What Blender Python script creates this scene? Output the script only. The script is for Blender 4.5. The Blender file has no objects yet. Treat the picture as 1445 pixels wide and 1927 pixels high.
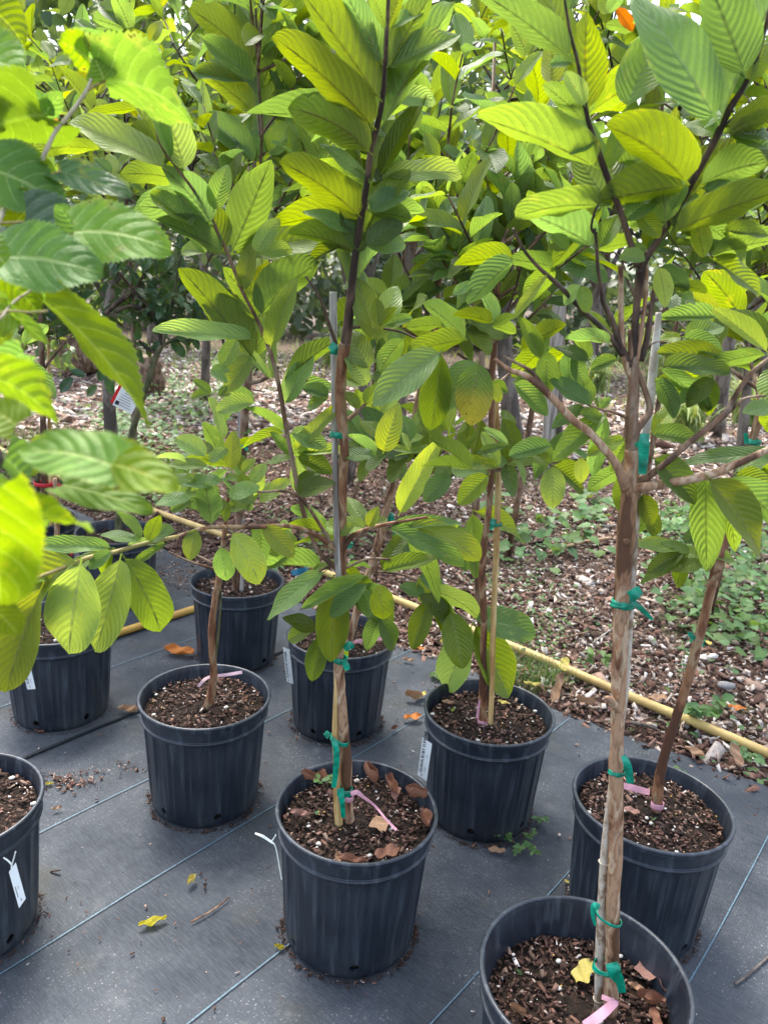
import bpy, math, random
import numpy as np
from mathutils import Vector, Matrix, Quaternion, noise
rnd = random.Random(11)
rng = np.random.default_rng(5)
S = bpy.context.scene
COL = S.collection
R = math.radians

# ---------------------------------------------------------------- camera, sky, sun, exposure
PW, PH = 1445, 1927
FPX = 1441.7
PITCH, ROLL, CAMH = R(16.04), R(3.915), 1.459
_f = Vector((0, math.cos(PITCH), -math.sin(PITCH)))
_r0 = Vector((1, 0, 0)); _u0 = _r0.cross(_f)
_r = _r0 * math.cos(ROLL) + _u0 * math.sin(ROLL)
_u = -_r0 * math.sin(ROLL) + _u0 * math.cos(ROLL)
CAM = Vector((0, 0, CAMH))
cd = bpy.data.cameras.new('camera'); cam = bpy.data.objects.new('camera', cd); COL.objects.link(cam)
cd.sensor_fit = 'VERTICAL'; cd.sensor_height = 34.6; cd.sensor_width = 25.96; cd.lens = FPX / PH * 34.6
cd.clip_start = 0.02; cd.clip_end = 400
cam.matrix_world = Matrix(((_r.x, _u.x, -_f.x, 0), (_r.y, _u.y, -_f.y, 0), (_r.z, _u.z, -_f.z, CAMH), (0, 0, 0, 1)))
cd.dof.use_dof = True; cd.dof.focus_distance = 1.65; cd.dof.aperture_fstop = 6.7
S.camera = cam

SUN_EL, SUN_AZ = R(62), R(-25)      # azimuth from +Y towards +X
w = bpy.data.worlds.new('World'); S.world = w; w.use_nodes = True
nt = w.node_tree; nt.nodes.clear()
out = nt.nodes.new('ShaderNodeOutputWorld'); bg = nt.nodes.new('ShaderNodeBackground')
sky = nt.nodes.new('ShaderNodeTexSky'); sky.sky_type = 'NISHITA'; sky.sun_disc = False
sky.sun_elevation = SUN_EL; sky.sun_rotation = SUN_AZ; sky.dust_density = 4.0; sky.air_density = 1.0
hs = nt.nodes.new('ShaderNodeHueSaturation'); hs.inputs['Saturation'].default_value = 0.7
nt.links.new(sky.outputs[0], hs.inputs['Color']); nt.links.new(hs.outputs[0], bg.inputs[0])
bg.inputs[1].default_value = 0.15
nt.links.new(bg.outputs[0], out.inputs[0])
sd = bpy.data.lights.new('sun', 'SUN'); sd.energy = 1.4; sd.angle = R(20); sd.color = (1.0, .95, .86)
so = bpy.data.objects.new('sun', sd); COL.objects.link(so)
sdir = Vector((math.sin(SUN_AZ) * math.cos(SUN_EL), math.cos(SUN_AZ) * math.cos(SUN_EL), math.sin(SUN_EL)))
so.rotation_euler = sdir.to_track_quat('Z', 'Y').to_euler(); so.location = (0, 0, 12)
S.view_settings.view_transform = 'Standard'; S.view_settings.look = 'None'
S.view_settings.exposure = 2.14; S.view_settings.gamma = 1
try: S.view_settings.use_curve_mapping = False
except Exception: pass
try:
    S.cycles.max_bounces = 8; S.cycles.transmission_bounces = 6; S.cycles.use_denoising = True
    S.cycles.use_adaptive_sampling = True
except Exception: pass

# ---------------------------------------------------------------- helpers
def ray(px, py): return _f + _r * ((px - PW / 2) / FPX) - _u * ((py - PH / 2) / FPX)
def P(px, py, Y):
    d = ray(px, py); return CAM + d * (Y / d.y)
def G(px, py, z=0.0):
    d = ray(px, py); return CAM + d * ((z - CAMH) / d.z)
def depth(p): return (p - CAM).dot(_f)
def px2m(n, p): return n * depth(p) / FPX

def tag(o, label=None, cat=None, group=None, kind=None):
    if label: o['label'] = label
    if cat: o['category'] = cat
    if group: o['group'] = group
    if kind: o['kind'] = kind
    return o
def empty(name, loc, label=None, cat=None, group=None, rz=0):
    o = bpy.data.objects.new(name, None); COL.objects.link(o); o.location = loc; o.rotation_euler = (0, 0, rz)
    o.empty_display_size = .05
    return tag(o, label, cat, group)
def link(name, me, parent=None, loc=None, mat=None):
    o = bpy.data.objects.new(name, me); COL.objects.link(o)
    if parent: o.parent = parent
    if loc is not None: o.location = loc
    if mat is not None and not me.materials: me.materials.append(mat)
    return o
def mesh(name, V, F, mat=None, smooth=True, uv=None):
    me = bpy.data.meshes.new(name); me.from_pydata([tuple(v) for v in V], [], [tuple(f) for f in F])
    if mat: me.materials.append(mat)
    if smooth: me.polygons.foreach_set('use_smooth', [True] * len(me.polygons))
    if uv is not None:
        l = me.uv_layers.new(name='UVMap'); li = np.zeros(len(me.loops), dtype=np.int32)
        me.loops.foreach_get('vertex_index', li); l.data.foreach_set('uv', np.asarray(uv, dtype=np.float32)[li].ravel())
    me.update(); return me
def npmesh(name, V, F, mat=None, uv=None, tint=None, smooth=False):
    """V (n,3), F (m,k) fixed k; uv per vertex; tint per vertex (n,3)"""
    V = np.asarray(V, dtype=np.float32); F = np.asarray(F, dtype=np.int32); k = F.shape[1]
    me = bpy.data.meshes.new(name); me.vertices.add(len(V)); me.vertices.foreach_set('co', V.ravel())
    me.loops.add(F.size); me.loops.foreach_set('vertex_index', F.ravel())
    me.polygons.add(len(F)); me.polygons.foreach_set('loop_start', np.arange(0, F.size, k, dtype=np.int32))
    me.polygons.foreach_set('loop_total', np.full(len(F), k, dtype=np.int32))
    if smooth: me.polygons.foreach_set('use_smooth', np.ones(len(F), dtype=bool))
    if uv is not None:
        l = me.uv_layers.new(name='UVMap'); l.data.foreach_set('uv', np.asarray(uv, dtype=np.float32)[F.ravel()].ravel())
    if tint is not None:
        a = me.color_attributes.new('tint', 'FLOAT_COLOR', 'POINT')
        c = np.ones((len(V), 4), dtype=np.float32); c[:, :3] = tint; a.data.foreach_set('color', c.ravel())
    if mat: me.materials.append(mat)
    me.update(calc_edges=True); me.validate(); return me

def catmull(pts, n):
    """pts list of (Vector, radius) -> resampled"""
    if len(pts) < 3: n = max(n, 3)
    o = []; m = len(pts)
    for i in range(m - 1):
        p0 = pts[max(i - 1, 0)]; p1 = pts[i]; p2 = pts[i + 1]; p3 = pts[min(i + 2, m - 1)]
        for k in range(n):
            t = k / n
            q = .5 * ((2 * p1[0]) + (p2[0] - p0[0]) * t + (2 * p0[0] - 5 * p1[0] + 4 * p2[0] - p3[0]) * t * t + (3 * p1[0] - p0[0] - 3 * p2[0] + p3[0]) * t ** 3)
            o.append((q, p1[1] + (p2[1] - p1[1]) * t))
    o.append(pts[-1]); return o
def tube(pts, sides=8, n=4, knobby=0.0, cap=True, seed=0, V=None, F=None, org=Vector((0, 0, 0))):
    c = catmull(pts, n) if n > 1 else pts
    if V is None: V = []; F = []
    b = len(V); prev = None
    for i, (p, r) in enumerate(c):
        d = (c[min(i + 1, len(c) - 1)][0] - c[max(i - 1, 0)][0]).normalized()
        if prev is None:
            a = d.orthogonal().normalized()
        else:
            a = (prev - d * prev.dot(d)).normalized()
        prev = a; e = d.cross(a)
        for k in range(sides):
            t = 2 * math.pi * k / sides
            rr = r
            if knobby: rr *= 1 + knobby * noise.noise(Vector((p.x * 40 + seed, p.y * 40 + k * .7, p.z * 40))) + knobby * .8 * noise.noise(Vector((p.x * 9 + seed, p.y * 9, p.z * 14)))
            V.append(p + (a * math.cos(t) + e * math.sin(t)) * rr - org)
    for i in range(len(c) - 1):
        for k in range(sides):
            k2 = (k + 1) % sides
            F.append((b + i * sides + k, b + i * sides + k2, b + (i + 1) * sides + k2, b + (i + 1) * sides + k))
    if cap:
        F.append(tuple(b + k for k in range(sides))[::-1]); F.append(tuple(b + (len(c) - 1) * sides + k for k in range(sides)))
    return V, F

# ---------------------------------------------------------------- materials
def N(nt, t, **kw):
    n = nt.nodes.new(t)
    for k, v in kw.items():
        if k in n.inputs: n.inputs[k].default_value = v
        else: setattr(n, k, v)
    return n
def newmat(name):
    m = bpy.data.materials.new(name); m.use_nodes = True; nt = m.node_tree; nt.nodes.clear()
    o = nt.nodes.new('ShaderNodeOutputMaterial'); return m, nt, o
def math_(nt, op, a, b=None, c=None):
    n = nt.nodes.new('ShaderNodeMath'); n.operation = op
    for i, x in enumerate((a, b, c)):
        if x is None: continue
        if isinstance(x, (int, float)): n.inputs[i].default_value = x
        else: nt.links.new(x, n.inputs[i])
    return n.outputs[0]
def mixc(nt, fac, a, b, mode='MIX'):
    n = nt.nodes.new('ShaderNodeMix'); n.data_type = 'RGBA'; n.blend_type = mode
    for s, x in ((0, fac), (6, a), (7, b)):
        if isinstance(x, (int, float)): n.inputs[s].default_value = x
        elif isinstance(x, tuple): n.inputs[s].default_value = x if len(x) == 4 else x + (1,)
        else: nt.links.new(x, n.inputs[s])
    return n.outputs[2]
def ramp(nt, fac, stops):
    n = nt.nodes.new('ShaderNodeValToRGB'); e = n.color_ramp.elements
    while len(e) < len(stops): e.new(.5)
    for i, (p, c) in enumerate(stops):
        e[i].position = p; e[i].color = c if len(c) == 4 else tuple(c) + (1,)
    nt.links.new(fac, n.inputs[0]); return n.outputs[0]
def maprange(nt, v, a, b, c=0., d=1.):
    n = nt.nodes.new('ShaderNodeMapRange'); n.clamp = True
    nt.links.new(v, n.inputs[0])
    for i, x in enumerate((a, b, c, d)): n.inputs[i + 1].default_value = x
    return n.outputs[0]

def leaf_mat(name, top, under, trans, vein_top, vein_under, freq=11, slope=.30, spread=.12, rough=.42, tfac=.5, spot=None, use_tint=False, bump=.5, veinw=.10, vtr=.15):
    m, nt, o = newmat(name); L = nt.links.new
    uv = N(nt, 'ShaderNodeUVMap'); uv.uv_map = 'UVMap'
    sp = nt.nodes.new('ShaderNodeSeparateXYZ'); L(uv.outputs[0], sp.inputs[0])
    u = sp.outputs[0]; v = math_(nt, 'MULTIPLY', math_(nt, 'ABSOLUTE', math_(nt, 'SUBTRACT', sp.outputs[1], .5)), 2.)   # |v| 0..1
    nz = N(nt, 'ShaderNodeTexNoise', Scale=7.0, Detail=3.0)
    tc = nt.nodes.new('ShaderNodeTexCoord'); L(tc.outputs['Object'], nz.inputs['Vector'])
    nz2 = N(nt, 'ShaderNodeTexNoise', Scale=34.0, Detail=4.0); L(uv.outputs[0], nz2.inputs['Vector'])
    # lateral veins, sweeping forward and curving near the margin
    sw = math_(nt, 'MULTIPLY', math_(nt, 'POWER', v, 1.35), slope)
    ph = math_(nt, 'MULTIPLY', math_(nt, 'SUBTRACT', u, sw), freq)
    ph = math_(nt, 'ADD', ph, math_(nt, 'MULTIPLY', nz2.outputs[0], .25))
    fr = math_(nt, 'ABSOLUTE', math_(nt, 'SUBTRACT', math_(nt, 'FRACT', ph), .5))      # 0 at vein .. .5 between
    lat = maprange(nt, fr, veinw, veinw * .15)
    lat = math_(nt, 'MULTIPLY', lat, maprange(nt, v, .98, .7))
    mid = maprange(nt, v, .085, .03)
    vein = math_(nt, 'MAXIMUM', math_(nt, 'MULTIPLY', lat, .85), mid)
    # crinkle between laterals
    cr = N(nt, 'ShaderNodeTexVoronoi', Scale=26.0); cr.feature = 'SMOOTH_F1'; L(uv.outputs[0], cr.inputs['Vector'])
    if use_tint:
        at = nt.nodes.new('ShaderNodeAttribute'); at.attribute_name = 'tint'
        sc = nt.nodes.new('ShaderNodeSeparateColor'); L(at.outputs['Color'], sc.inputs[0]); rv = sc.outputs[0]; rb = sc.outputs[1]
    else:
        oi = nt.nodes.new('ShaderNodeObjectInfo'); rv = oi.outputs['Random']
        rb = math_(nt, 'FRACT', math_(nt, 'MULTIPLY', rv, 7.31))
    def vary(c, col):
        h = nt.nodes.new('ShaderNodeHueSaturation'); L(c, h.inputs['Color'])
        L(maprange(nt, rv, 0, 1, .475, .525), h.inputs['Hue']); L(maprange(nt, rb, 0, 1, .72, 1.25), h.inputs['Value']); L(maprange(nt, rv, 0, 1, 1.08, .88), h.inputs['Saturation'])
        return h.outputs[0]
    n_ = maprange(nt, nz.outputs[0], .3, .7)
    ctop = mixc(nt, n_, tuple(x * .82 for x in top), tuple(min(1, x * 1.18) for x in top))
    ctop = mixc(nt, vein, ctop, vein_top); ctop = mixc(nt, maprange(nt, v, .93, 1.0, 0, .5), ctop, vein_top)  # paler rim, here and on the underside: light through the margin, painted in
    cund = mixc(nt, vein, under, vein_under); cund = mixc(nt, maprange(nt, v, .93, 1.0, 0, .6), cund, vein_top)
    ctr = mixc(nt, vein, trans, tuple(x * vtr for x in trans)); ctr = mixc(nt, n_, ctr, tuple(x * .85 for x in trans))
    if spot:
        # spot = (colour, start along the leaf, amount) : a yellowed end with brown flecks
        f = maprange(nt, math_(nt, 'ADD', u, math_(nt, 'MULTIPLY', nz2.outputs[0], .5)), spot[1] + .18, spot[1] + .42, 0, spot[2])
        ctop = mixc(nt, f, ctop, spot[0]); cund = mixc(nt, f, cund, spot[0]); ctr = mixc(nt, f, ctr, spot[0])
        nb = N(nt, 'ShaderNodeTexNoise', Scale=9.0, Detail=5.0); L(uv.outputs[0], nb.inputs['Vector'])
        fb = maprange(nt, nb.outputs[0], .64, .68)
        ctop = mixc(nt, fb, ctop, (.06, .03, .012)); ctr = mixc(nt, fb, ctr, (.04, .02, .008)); cund = mixc(nt, fb, cund, (.06, .03, .012))
    n5 = N(nt, 'ShaderNodeTexNoise', Scale=60.0, Detail=3.0); L(uv.outputs[0], n5.inputs['Vector']); m5 = maprange(nt, n5.outputs[0], .35, .65)
    ctop = mixc(nt, m5, mixc(nt, 1., ctop, (.82, .84, .8), 'MULTIPLY'), ctop); ctr = mixc(nt, m5, mixc(nt, 1., ctr, (.80, .82, .8), 'MULTIPLY'), ctr)
    if not use_tint:
        va = nt.nodes.new('ShaderNodeVectorMath'); va.operation = 'ADD'; L(uv.outputs[0], va.inputs[0]); cx = nt.nodes.new('ShaderNodeCombineXYZ'); L(math_(nt, 'MULTIPLY', rv, 40.), cx.inputs[2]); L(cx.outputs[0], va.inputs[1])
        nbl = N(nt, 'ShaderNodeTexNoise', Scale=5.0, Detail=5.0, Roughness=.65); L(va.outputs[0], nbl.inputs['Vector'])
        edge = math_(nt, 'MULTIPLY', math_(nt, 'POWER', v, 6.), .09)
        bl = math_(nt, 'ADD', nbl.outputs[0], edge)
        sel = maprange(nt, rb, .45, .5)
        yb = math_(nt, 'MULTIPLY', math_(nt, 'MULTIPLY', maprange(nt, bl, .58, .70), sel), .45)
        ctop = mixc(nt, yb, ctop, (.30, .30, .05)); cund = mixc(nt, yb, cund, (.30, .28, .06)); ctr = mixc(nt, yb, ctr, (.62, .60, .04))
        br = math_(nt, 'MULTIPLY', maprange(nt, bl, .70, .725), sel)
        ctop = mixc(nt, br, ctop, (.11, .055, .02)); cund = mixc(nt, br, cund, (.11, .055, .02)); ctr = mixc(nt, br, ctr, (.06, .03, .01))
    ctop = vary(ctop, 0); cund = vary(cund, 0); ctr = vary(ctr, 0)
    ge = nt.nodes.new('ShaderNodeNewGeometry')
    base = mixc(nt, ge.outputs['Backfacing'], ctop, cund)
    pb = N(nt, 'ShaderNodeBsdfPrincipled', Roughness=rough); L(base, pb.inputs['Base Color'])
    L(math_(nt, 'ADD', math_(nt, 'MULTIPLY', ge.outputs['Backfacing'], .25), rough), pb.inputs['Roughness'])
    pb.inputs['Specular IOR Level'].default_value = .45
    hgt = math_(nt, 'ADD', math_(nt, 'MULTIPLY', fr, 1.1), math_(nt, 'MULTIPLY', cr.outputs[0], .16))
    hgt = math_(nt, 'SUBTRACT', hgt, math_(nt, 'MULTIPLY', mid, .5))
    bp = N(nt, 'ShaderNodeBump', Strength=bump, Distance=.0042); L(hgt, bp.inputs['Height']); L(bp.outputs[0], pb.inputs['Normal'])
    tr = nt.nodes.new('ShaderNodeBsdfTranslucent'); L(ctr, tr.inputs[0]); L(bp.outputs[0], tr.inputs['Normal'])
    mx = nt.nodes.new('ShaderNodeMixShader'); mx.inputs[0].default_value = tfac
    L(pb.outputs[0], mx.inputs[1]); L(tr.outputs[0], mx.inputs[2]); L(mx.outputs[0], o.inputs[0])
    return m

GTOP, GUND, GTR = (.112, .200, .038), (.13, .20, .038), (.32, .475, .024)
M_LEAF = leaf_mat('guava_leaf', GTOP, GUND, GTR, (.27, .38, .12), (.17, .17, .04), veinw=.085)
M_PALE = leaf_mat('guava_leaf_pale', (.175, .29, .075), (.20, .28, .07), (.44, .56, .04), (.36, .46, .15), (.24, .25, .08), veinw=.08)
M_DULL = leaf_mat('guava_leaf_dark', (.070, .135, .030), (.10, .16, .034), (.24, .37, .018), (.17, .25, .08), (.10, .12, .04), veinw=.085)
M_YG = leaf_mat('guava_leaf_yellow_green', (.28, .38, .06), (.30, .38, .07), (.58, .70, .03), (.40, .44, .10), (.28, .27, .06), veinw=.085)
M_YEL = leaf_mat('guava_leaf_yellow', (.42, .42, .04), (.40, .40, .05), (.80, .74, .03), (.45, .42, .08), (.30, .22, .04), veinw=.085)
M_SPOT = leaf_mat('guava_leaf_spotted', GTOP, GUND, GTR, (.30, .34, .10), (.22, .18, .05), spot=((.50, .42, .03), .40, .9))
M_ORANGE = leaf_mat('leaf_orange', (.50, .20, .03), (.50, .22, .05), (.75, .32, .04), (.35, .12, .03), (.3, .1, .03))
M_MULB = leaf_mat('mulberry_leaf', (.15, .31, .014), (.15, .27, .02), (.27, .44, .008), (.48, .60, .16), (.42, .52, .14), freq=5.5, slope=.34, rough=.5, tfac=.5, bump=.6, veinw=.06, vtr=1.5)
M_MULBD = leaf_mat('mulberry_leaf_dark', (.055, .13, .055), (.10, .2, .05), (.16, .32, .03), (.22, .32, .14), (.2, .3, .1), freq=5.5, slope=.34, rough=.36, tfac=.3, bump=.8, veinw=.06)
M_CITRUS = leaf_mat('citrus_leaf', (.035, .095, .040), (.07, .13, .05), (.12, .25, .02), (.10, .18, .07), (.12, .2, .08), freq=9, rough=.30, tfac=.28, bump=.25)
M_GST = leaf_mat('guava_foliage_stuff', GTOP, GUND, GTR, (.30, .40, .12), (.20, .20, .05), use_tint=True, veinw=.08)
M_BGST = leaf_mat('background_foliage', (.10, .19, .075), (.15, .21, .10), (.33, .46, .06), (.14, .22, .08), (.14, .2, .08), use_tint=True, rough=.38, tfac=.35, bump=.2)
M_FARST = leaf_mat('far_foliage', (.09, .135, .08), (.11, .15, .09), (.20, .28, .08), (.1, .15, .07), (.1, .15, .07), use_tint=True, rough=.5, tfac=.3, bump=.1)
M_WEED = leaf_mat('weed_leaf', (.09, .20, .055), (.12, .20, .07), (.22, .36, .04), (.17, .28, .1), (.17, .28, .1), freq=5, use_tint=True, rough=.5, tfac=.35, bump=.2)
M_STRAP = leaf_mat('strap_leaf', (.22, .32, .10), (.28, .36, .14), (.5, .58, .12), (.3, .4, .16), (.3, .4, .16), freq=1, use_tint=True, rough=.45, tfac=.4, bump=.1)

def simple(name, col, rough=.6, noise_scale=0, amt=.2, bump=0, spec=.4, col2=None, detail=4, coord='Object', trans=0, stretch=None):
    m, nt, o = newmat(name); L = nt.links.new
    pb = N(nt, 'ShaderNodeBsdfPrincipled', Roughness=rough); pb.inputs['Specular IOR Level'].default_value = spec
    if noise_scale:
        tc = nt.nodes.new('ShaderNodeTexCoord'); nz = N(nt, 'ShaderNodeTexNoise', Scale=noise_scale, Detail=float(detail))
        src = tc.outputs[coord]
        if stretch:
            mp = nt.nodes.new('ShaderNodeMapping'); mp.inputs['Scale'].default_value = stretch; L(src, mp.inputs[0]); src = mp.outputs[0]
        L(src, nz.inputs['Vector'])
        f = maprange(nt, nz.outputs[0], .35, .65)
        c2 = col2 or tuple(x * (1 - amt) for x in col); c = mixc(nt, f, col, c2); L(c, pb.inputs['Base Color'])
        if bump:
            b = N(nt, 'ShaderNodeBump', Strength=bump, Distance=.003); L(nz.outputs[0], b.inputs['Height']); L(b.outputs[0], pb.inputs['Normal'])
    else: pb.inputs['Base Color'].default_value = col + (1,)
    if trans:
        t = nt.nodes.new('ShaderNodeBsdfTranslucent'); t.inputs[0].default_value = col + (1,)
        mx = nt.nodes.new('ShaderNodeMixShader'); mx.inputs[0].default_value = trans; L(pb.outputs[0], mx.inputs[1]); L(t.outputs[0], mx.inputs[2]); L(mx.outputs[0], o.inputs[0])
    else: L(pb.outputs[0], o.inputs[0])
    return m

def bark(name, cols, scale=16, bump=.5, rough=.6, stretch=(1, 1, .35)):
    m, nt, o = newmat(name); L = nt.links.new
    tc = nt.nodes.new('ShaderNodeTexCoord'); mp = nt.nodes.new('ShaderNodeMapping'); mp.inputs['Scale'].default_value = stretch; L(tc.outputs['Object'], mp.inputs[0])
    n1 = N(nt, 'ShaderNodeTexNoise', Scale=float(scale), Detail=4.0, Distortion=.6); L(mp.outputs[0], n1.inputs['Vector'])
    n2 = N(nt, 'ShaderNodeTexNoise', Scale=scale * 9., Detail=5.0); L(mp.outputs[0], n2.inputs['Vector'])
    vo = N(nt, 'ShaderNodeTexVoronoi', Scale=scale * 1.7); L(mp.outputs[0], vo.inputs['Vector'])
    f = math_(nt, 'ADD', math_(nt, 'MULTIPLY', n1.outputs[0], .85), math_(nt, 'MULTIPLY', vo.outputs['Distance'], .2))
    st = []
    for i, c in enumerate(cols):
        a = .42 + i / len(cols) * .24; st += [(a, c), (a + .24 / len(cols) * .7, c)]
    c = ramp(nt, f, st); c = mixc(nt, maprange(nt, n2.outputs[0], .5, .7, 0, .5), c, tuple(x * .45 for x in cols[0]))
    pb = N(nt, 'ShaderNodeBsdfPrincipled', Roughness=rough); L(c, pb.inputs['Base Color']); pb.inputs['Specular IOR Level'].default_value = .35
    b = N(nt, 'ShaderNodeBump', Strength=bump, Distance=.003); L(math_(nt, 'ADD', f, math_(nt, 'MULTIPLY', n2.outputs[0], .5)), b.inputs['Height']); L(b.outputs[0], pb.inputs['Normal'])
    L(pb.outputs[0], o.inputs[0]); return m
M_BARK = bark('guava_bark', [(.10, .046, .022), (.25, .13, .07), (.35, .21, .125), (.44, .32, .21), (.29, .16, .085), (.36, .22, .13)], scale=23, stretch=(1, 1, .3), bump=.8)
M_BARKR = bark('guava_bark_red', [(.08, .034, .018), (.17, .070, .034), (.25, .125, .062), (.31, .21, .12), (.15, .065, .032)], bump=.8)
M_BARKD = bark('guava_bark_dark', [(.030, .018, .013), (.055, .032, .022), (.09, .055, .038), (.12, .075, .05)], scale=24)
M_BARKM = bark('guava_bark_brown', [(.07, .038, .022), (.13, .07, .04), (.20, .12, .075), (.25, .18, .12)], scale=22)
M_TWIGY = bark('young_twig', [(.20, .17, .05), (.30, .24, .08), (.34, .26, .10)], scale=30, bump=.2)
M_BARKG = bark('citrus_bark', [(.055, .06, .025), (.10, .10, .045), (.14, .13, .07)], scale=30)
M_BARKGREY = bark('grey_bark', [(.07, .055, .045), (.14, .11, .09), (.20, .17, .145)], scale=8)
M_MTWIG = bark('mulberry_twig', [(.26, .20, .13), (.40, .34, .24), (.48, .42, .30)], scale=30, bump=.2)
M_STAKEG = bark('stake_grey', [(.20, .18, .16), (.34, .31, .28), (.46, .43, .39)], scale=20, stretch=(3, 3, .15))
M_STAKEB = bark('stake_bamboo', [(.34, .19, .06), (.48, .31, .12), (.56, .40, .18)], scale=12, bump=.15, stretch=(3, 3, .3))
M_STAKEW = bark('stake_spotted', [(.24, .17, .11), (.42, .34, .26), (.52, .46, .38)], scale=60, bump=.2, stretch=(1, 1, .5))
M_STAKEP = bark('stake_white', [(.50, .46, .43), (.62, .60, .58), (.66, .64, .62)], scale=50, bump=.15)
M_GTAPE = simple('green_tape', (.0, .40, .25), .25, 70, col2=(.0, .17, .10), spec=.7, trans=.3, bump=1.)
M_PINK = simple('pink_ribbon', (.70, .36, .44), .45, 50, amt=.25, trans=.2)
M_PINKP = simple('pale_pink_ribbon', (.72, .50, .55), .45, trans=.2)
M_RED = simple('red_ribbon', (.60, .03, .04), .4, trans=.2)
M_BLUE = simple('blue_tape', (.02, .16, .26), .4, trans=.1)
M_TAG = simple('tag_plastic', (.76, .78, .76), .4, 40, amt=.06)
M_INK = simple('tag_ink', (.02, .02, .03), .6)
M_REDP = simple('tag_red', (.55, .02, .02), .4)
M_WHITE = simple('string_white', (.7, .72, .66), .5)
M_PIPE = simple('yellow_pipe', (.60, .44, .16), .5, 9, col2=(.40, .27, .10), detail=8, bump=.15)
M_PIPEO = simple('orange_yellow_pipe', (.56, .34, .07), .45, 9, col2=(.44, .25, .05), detail=6, bump=.1)
M_DEAD = simple('dead_leaf', (.26, .12, .07), .7, 30, col2=(.15, .065, .04), bump=.6, trans=.12)
M_DEADT = simple('dead_leaf_tan', (.42, .27, .16), .7, 30, col2=(.26, .14, .08), bump=.6, trans=.12)
M_DEADY = simple('dead_leaf_yellow', (.52, .46, .10), .6, 30, col2=(.44, .34, .10), bump=.5, trans=.15)
M_DEADO = simple('dead_leaf_orange', (.58, .22, .03), .6, 30, col2=(.44, .13, .03), bump=.5, trans=.15)
M_DEADP = simple('dead_leaf_pinkish', (.40, .23, .18), .75, 60, col2=(.24, .12, .09), bump=.7)
M_PERL = simple('perlite', (.60, .58, .52), .8, 200, amt=.2)
M_PEARL = simple('fertilizer_pearl', (.60, .36, .08), .3)
M_STONE = simple('grey_stone', (.28, .27, .27), .8, 18, amt=.4, bump=.6)

# pot plastic: dusty blue-black, lighter scuffs in vertical streaks
def pot_mat():
    m, nt, o = newmat('pot_plastic'); L = nt.links.new
    tc = nt.nodes.new('ShaderNodeTexCoord')
    mp = nt.nodes.new('ShaderNodeMapping'); mp.inputs['Scale'].default_value = (1, 1, .08); L(tc.outputs['Object'], mp.inputs[0])
    n1 = N(nt, 'ShaderNodeTexNoise', Scale=60.0, Detail=6.0); L(mp.outputs[0], n1.inputs['Vector'])
    n2 = N(nt, 'ShaderNodeTexNoise', Scale=9.0, Detail=6.0); L(tc.outputs['Object'], n2.inputs['Vector'])
    n3 = N(nt, 'ShaderNodeTexNoise', Scale=220.0, Detail=3.0); L(tc.outputs['Object'], n3.inputs['Vector'])
    sp = nt.nodes.new('ShaderNodeSeparateXYZ'); L(tc.outputs['Object'], sp.inputs[0])
    c = mixc(nt, maprange(nt, n2.outputs[0], .35, .7), (.011, .016, .025), (.026, .034, .047))
    c = mixc(nt, maprange(nt, n1.outputs[0], .52, .72, 0, .45), c, (.10, .12, .145))
    low = math_(nt, 'MULTIPLY', maprange(nt, sp.outputs[2], .07, .0), maprange(nt, n2.outputs[0], .4, .65))
    c = mixc(nt, math_(nt, 'MULTIPLY', low, .5), c, (.09, .085, .07))
    c = mixc(nt, maprange(nt, n3.outputs[0], .74, .78, 0, .5), c, (.20, .20, .19))
    pb = N(nt, 'ShaderNodeBsdfPrincipled'); L(c, pb.inputs['Base Color']); L(maprange(nt, n2.outputs[0], .3, .7, .30, .48), pb.inputs['Roughness'])
    pb.inputs['Specular IOR Level'].default_value = .5
    b = N(nt, 'ShaderNodeBump', Strength=.2, Distance=.002); L(n1.outputs[0], b.inputs['Height']); L(b.outputs[0], pb.inputs['Normal'])
    L(pb.outputs[0], o.inputs[0]); return m
M_POT = pot_mat()

def soil_mat():
    m, nt, o = newmat('potting_soil'); L = nt.links.new
    tc = nt.nodes.new('ShaderNodeTexCoord')
    n1 = N(nt, 'ShaderNodeTexNoise', Scale=55.0, Detail=8.0); L(tc.outputs['Object'], n1.inputs['Vector'])
    v1 = N(nt, 'ShaderNodeTexVoronoi', Scale=150.0); L(tc.outputs['Object'], v1.inputs['Vector'])
    c = mixc(nt, maprange(nt, n1.outputs[0], .35, .68), (.007, .005, .004), (.032, .020, .014))
    c = mixc(nt, maprange(nt, v1.outputs['Distance'], .16, .08, 0, .35), c, (.16, .10, .06))
    pb = N(nt, 'ShaderNodeBsdfPrincipled', Roughness=.9); L(c, pb.inputs['Base Color']); pb.inputs['Specular IOR Level'].default_value = .2
    b = N(nt, 'ShaderNodeBump', Strength=1.0, Distance=.008); L(math_(nt, 'ADD', n1.outputs[0], math_(nt, 'MULTIPLY', v1.outputs['Distance'], .5)), b.inputs['Height']); L(b.outputs[0], pb.inputs['Normal'])
    L(pb.outputs[0], o.inputs[0]); return m
M_SOIL = soil_mat()

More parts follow.
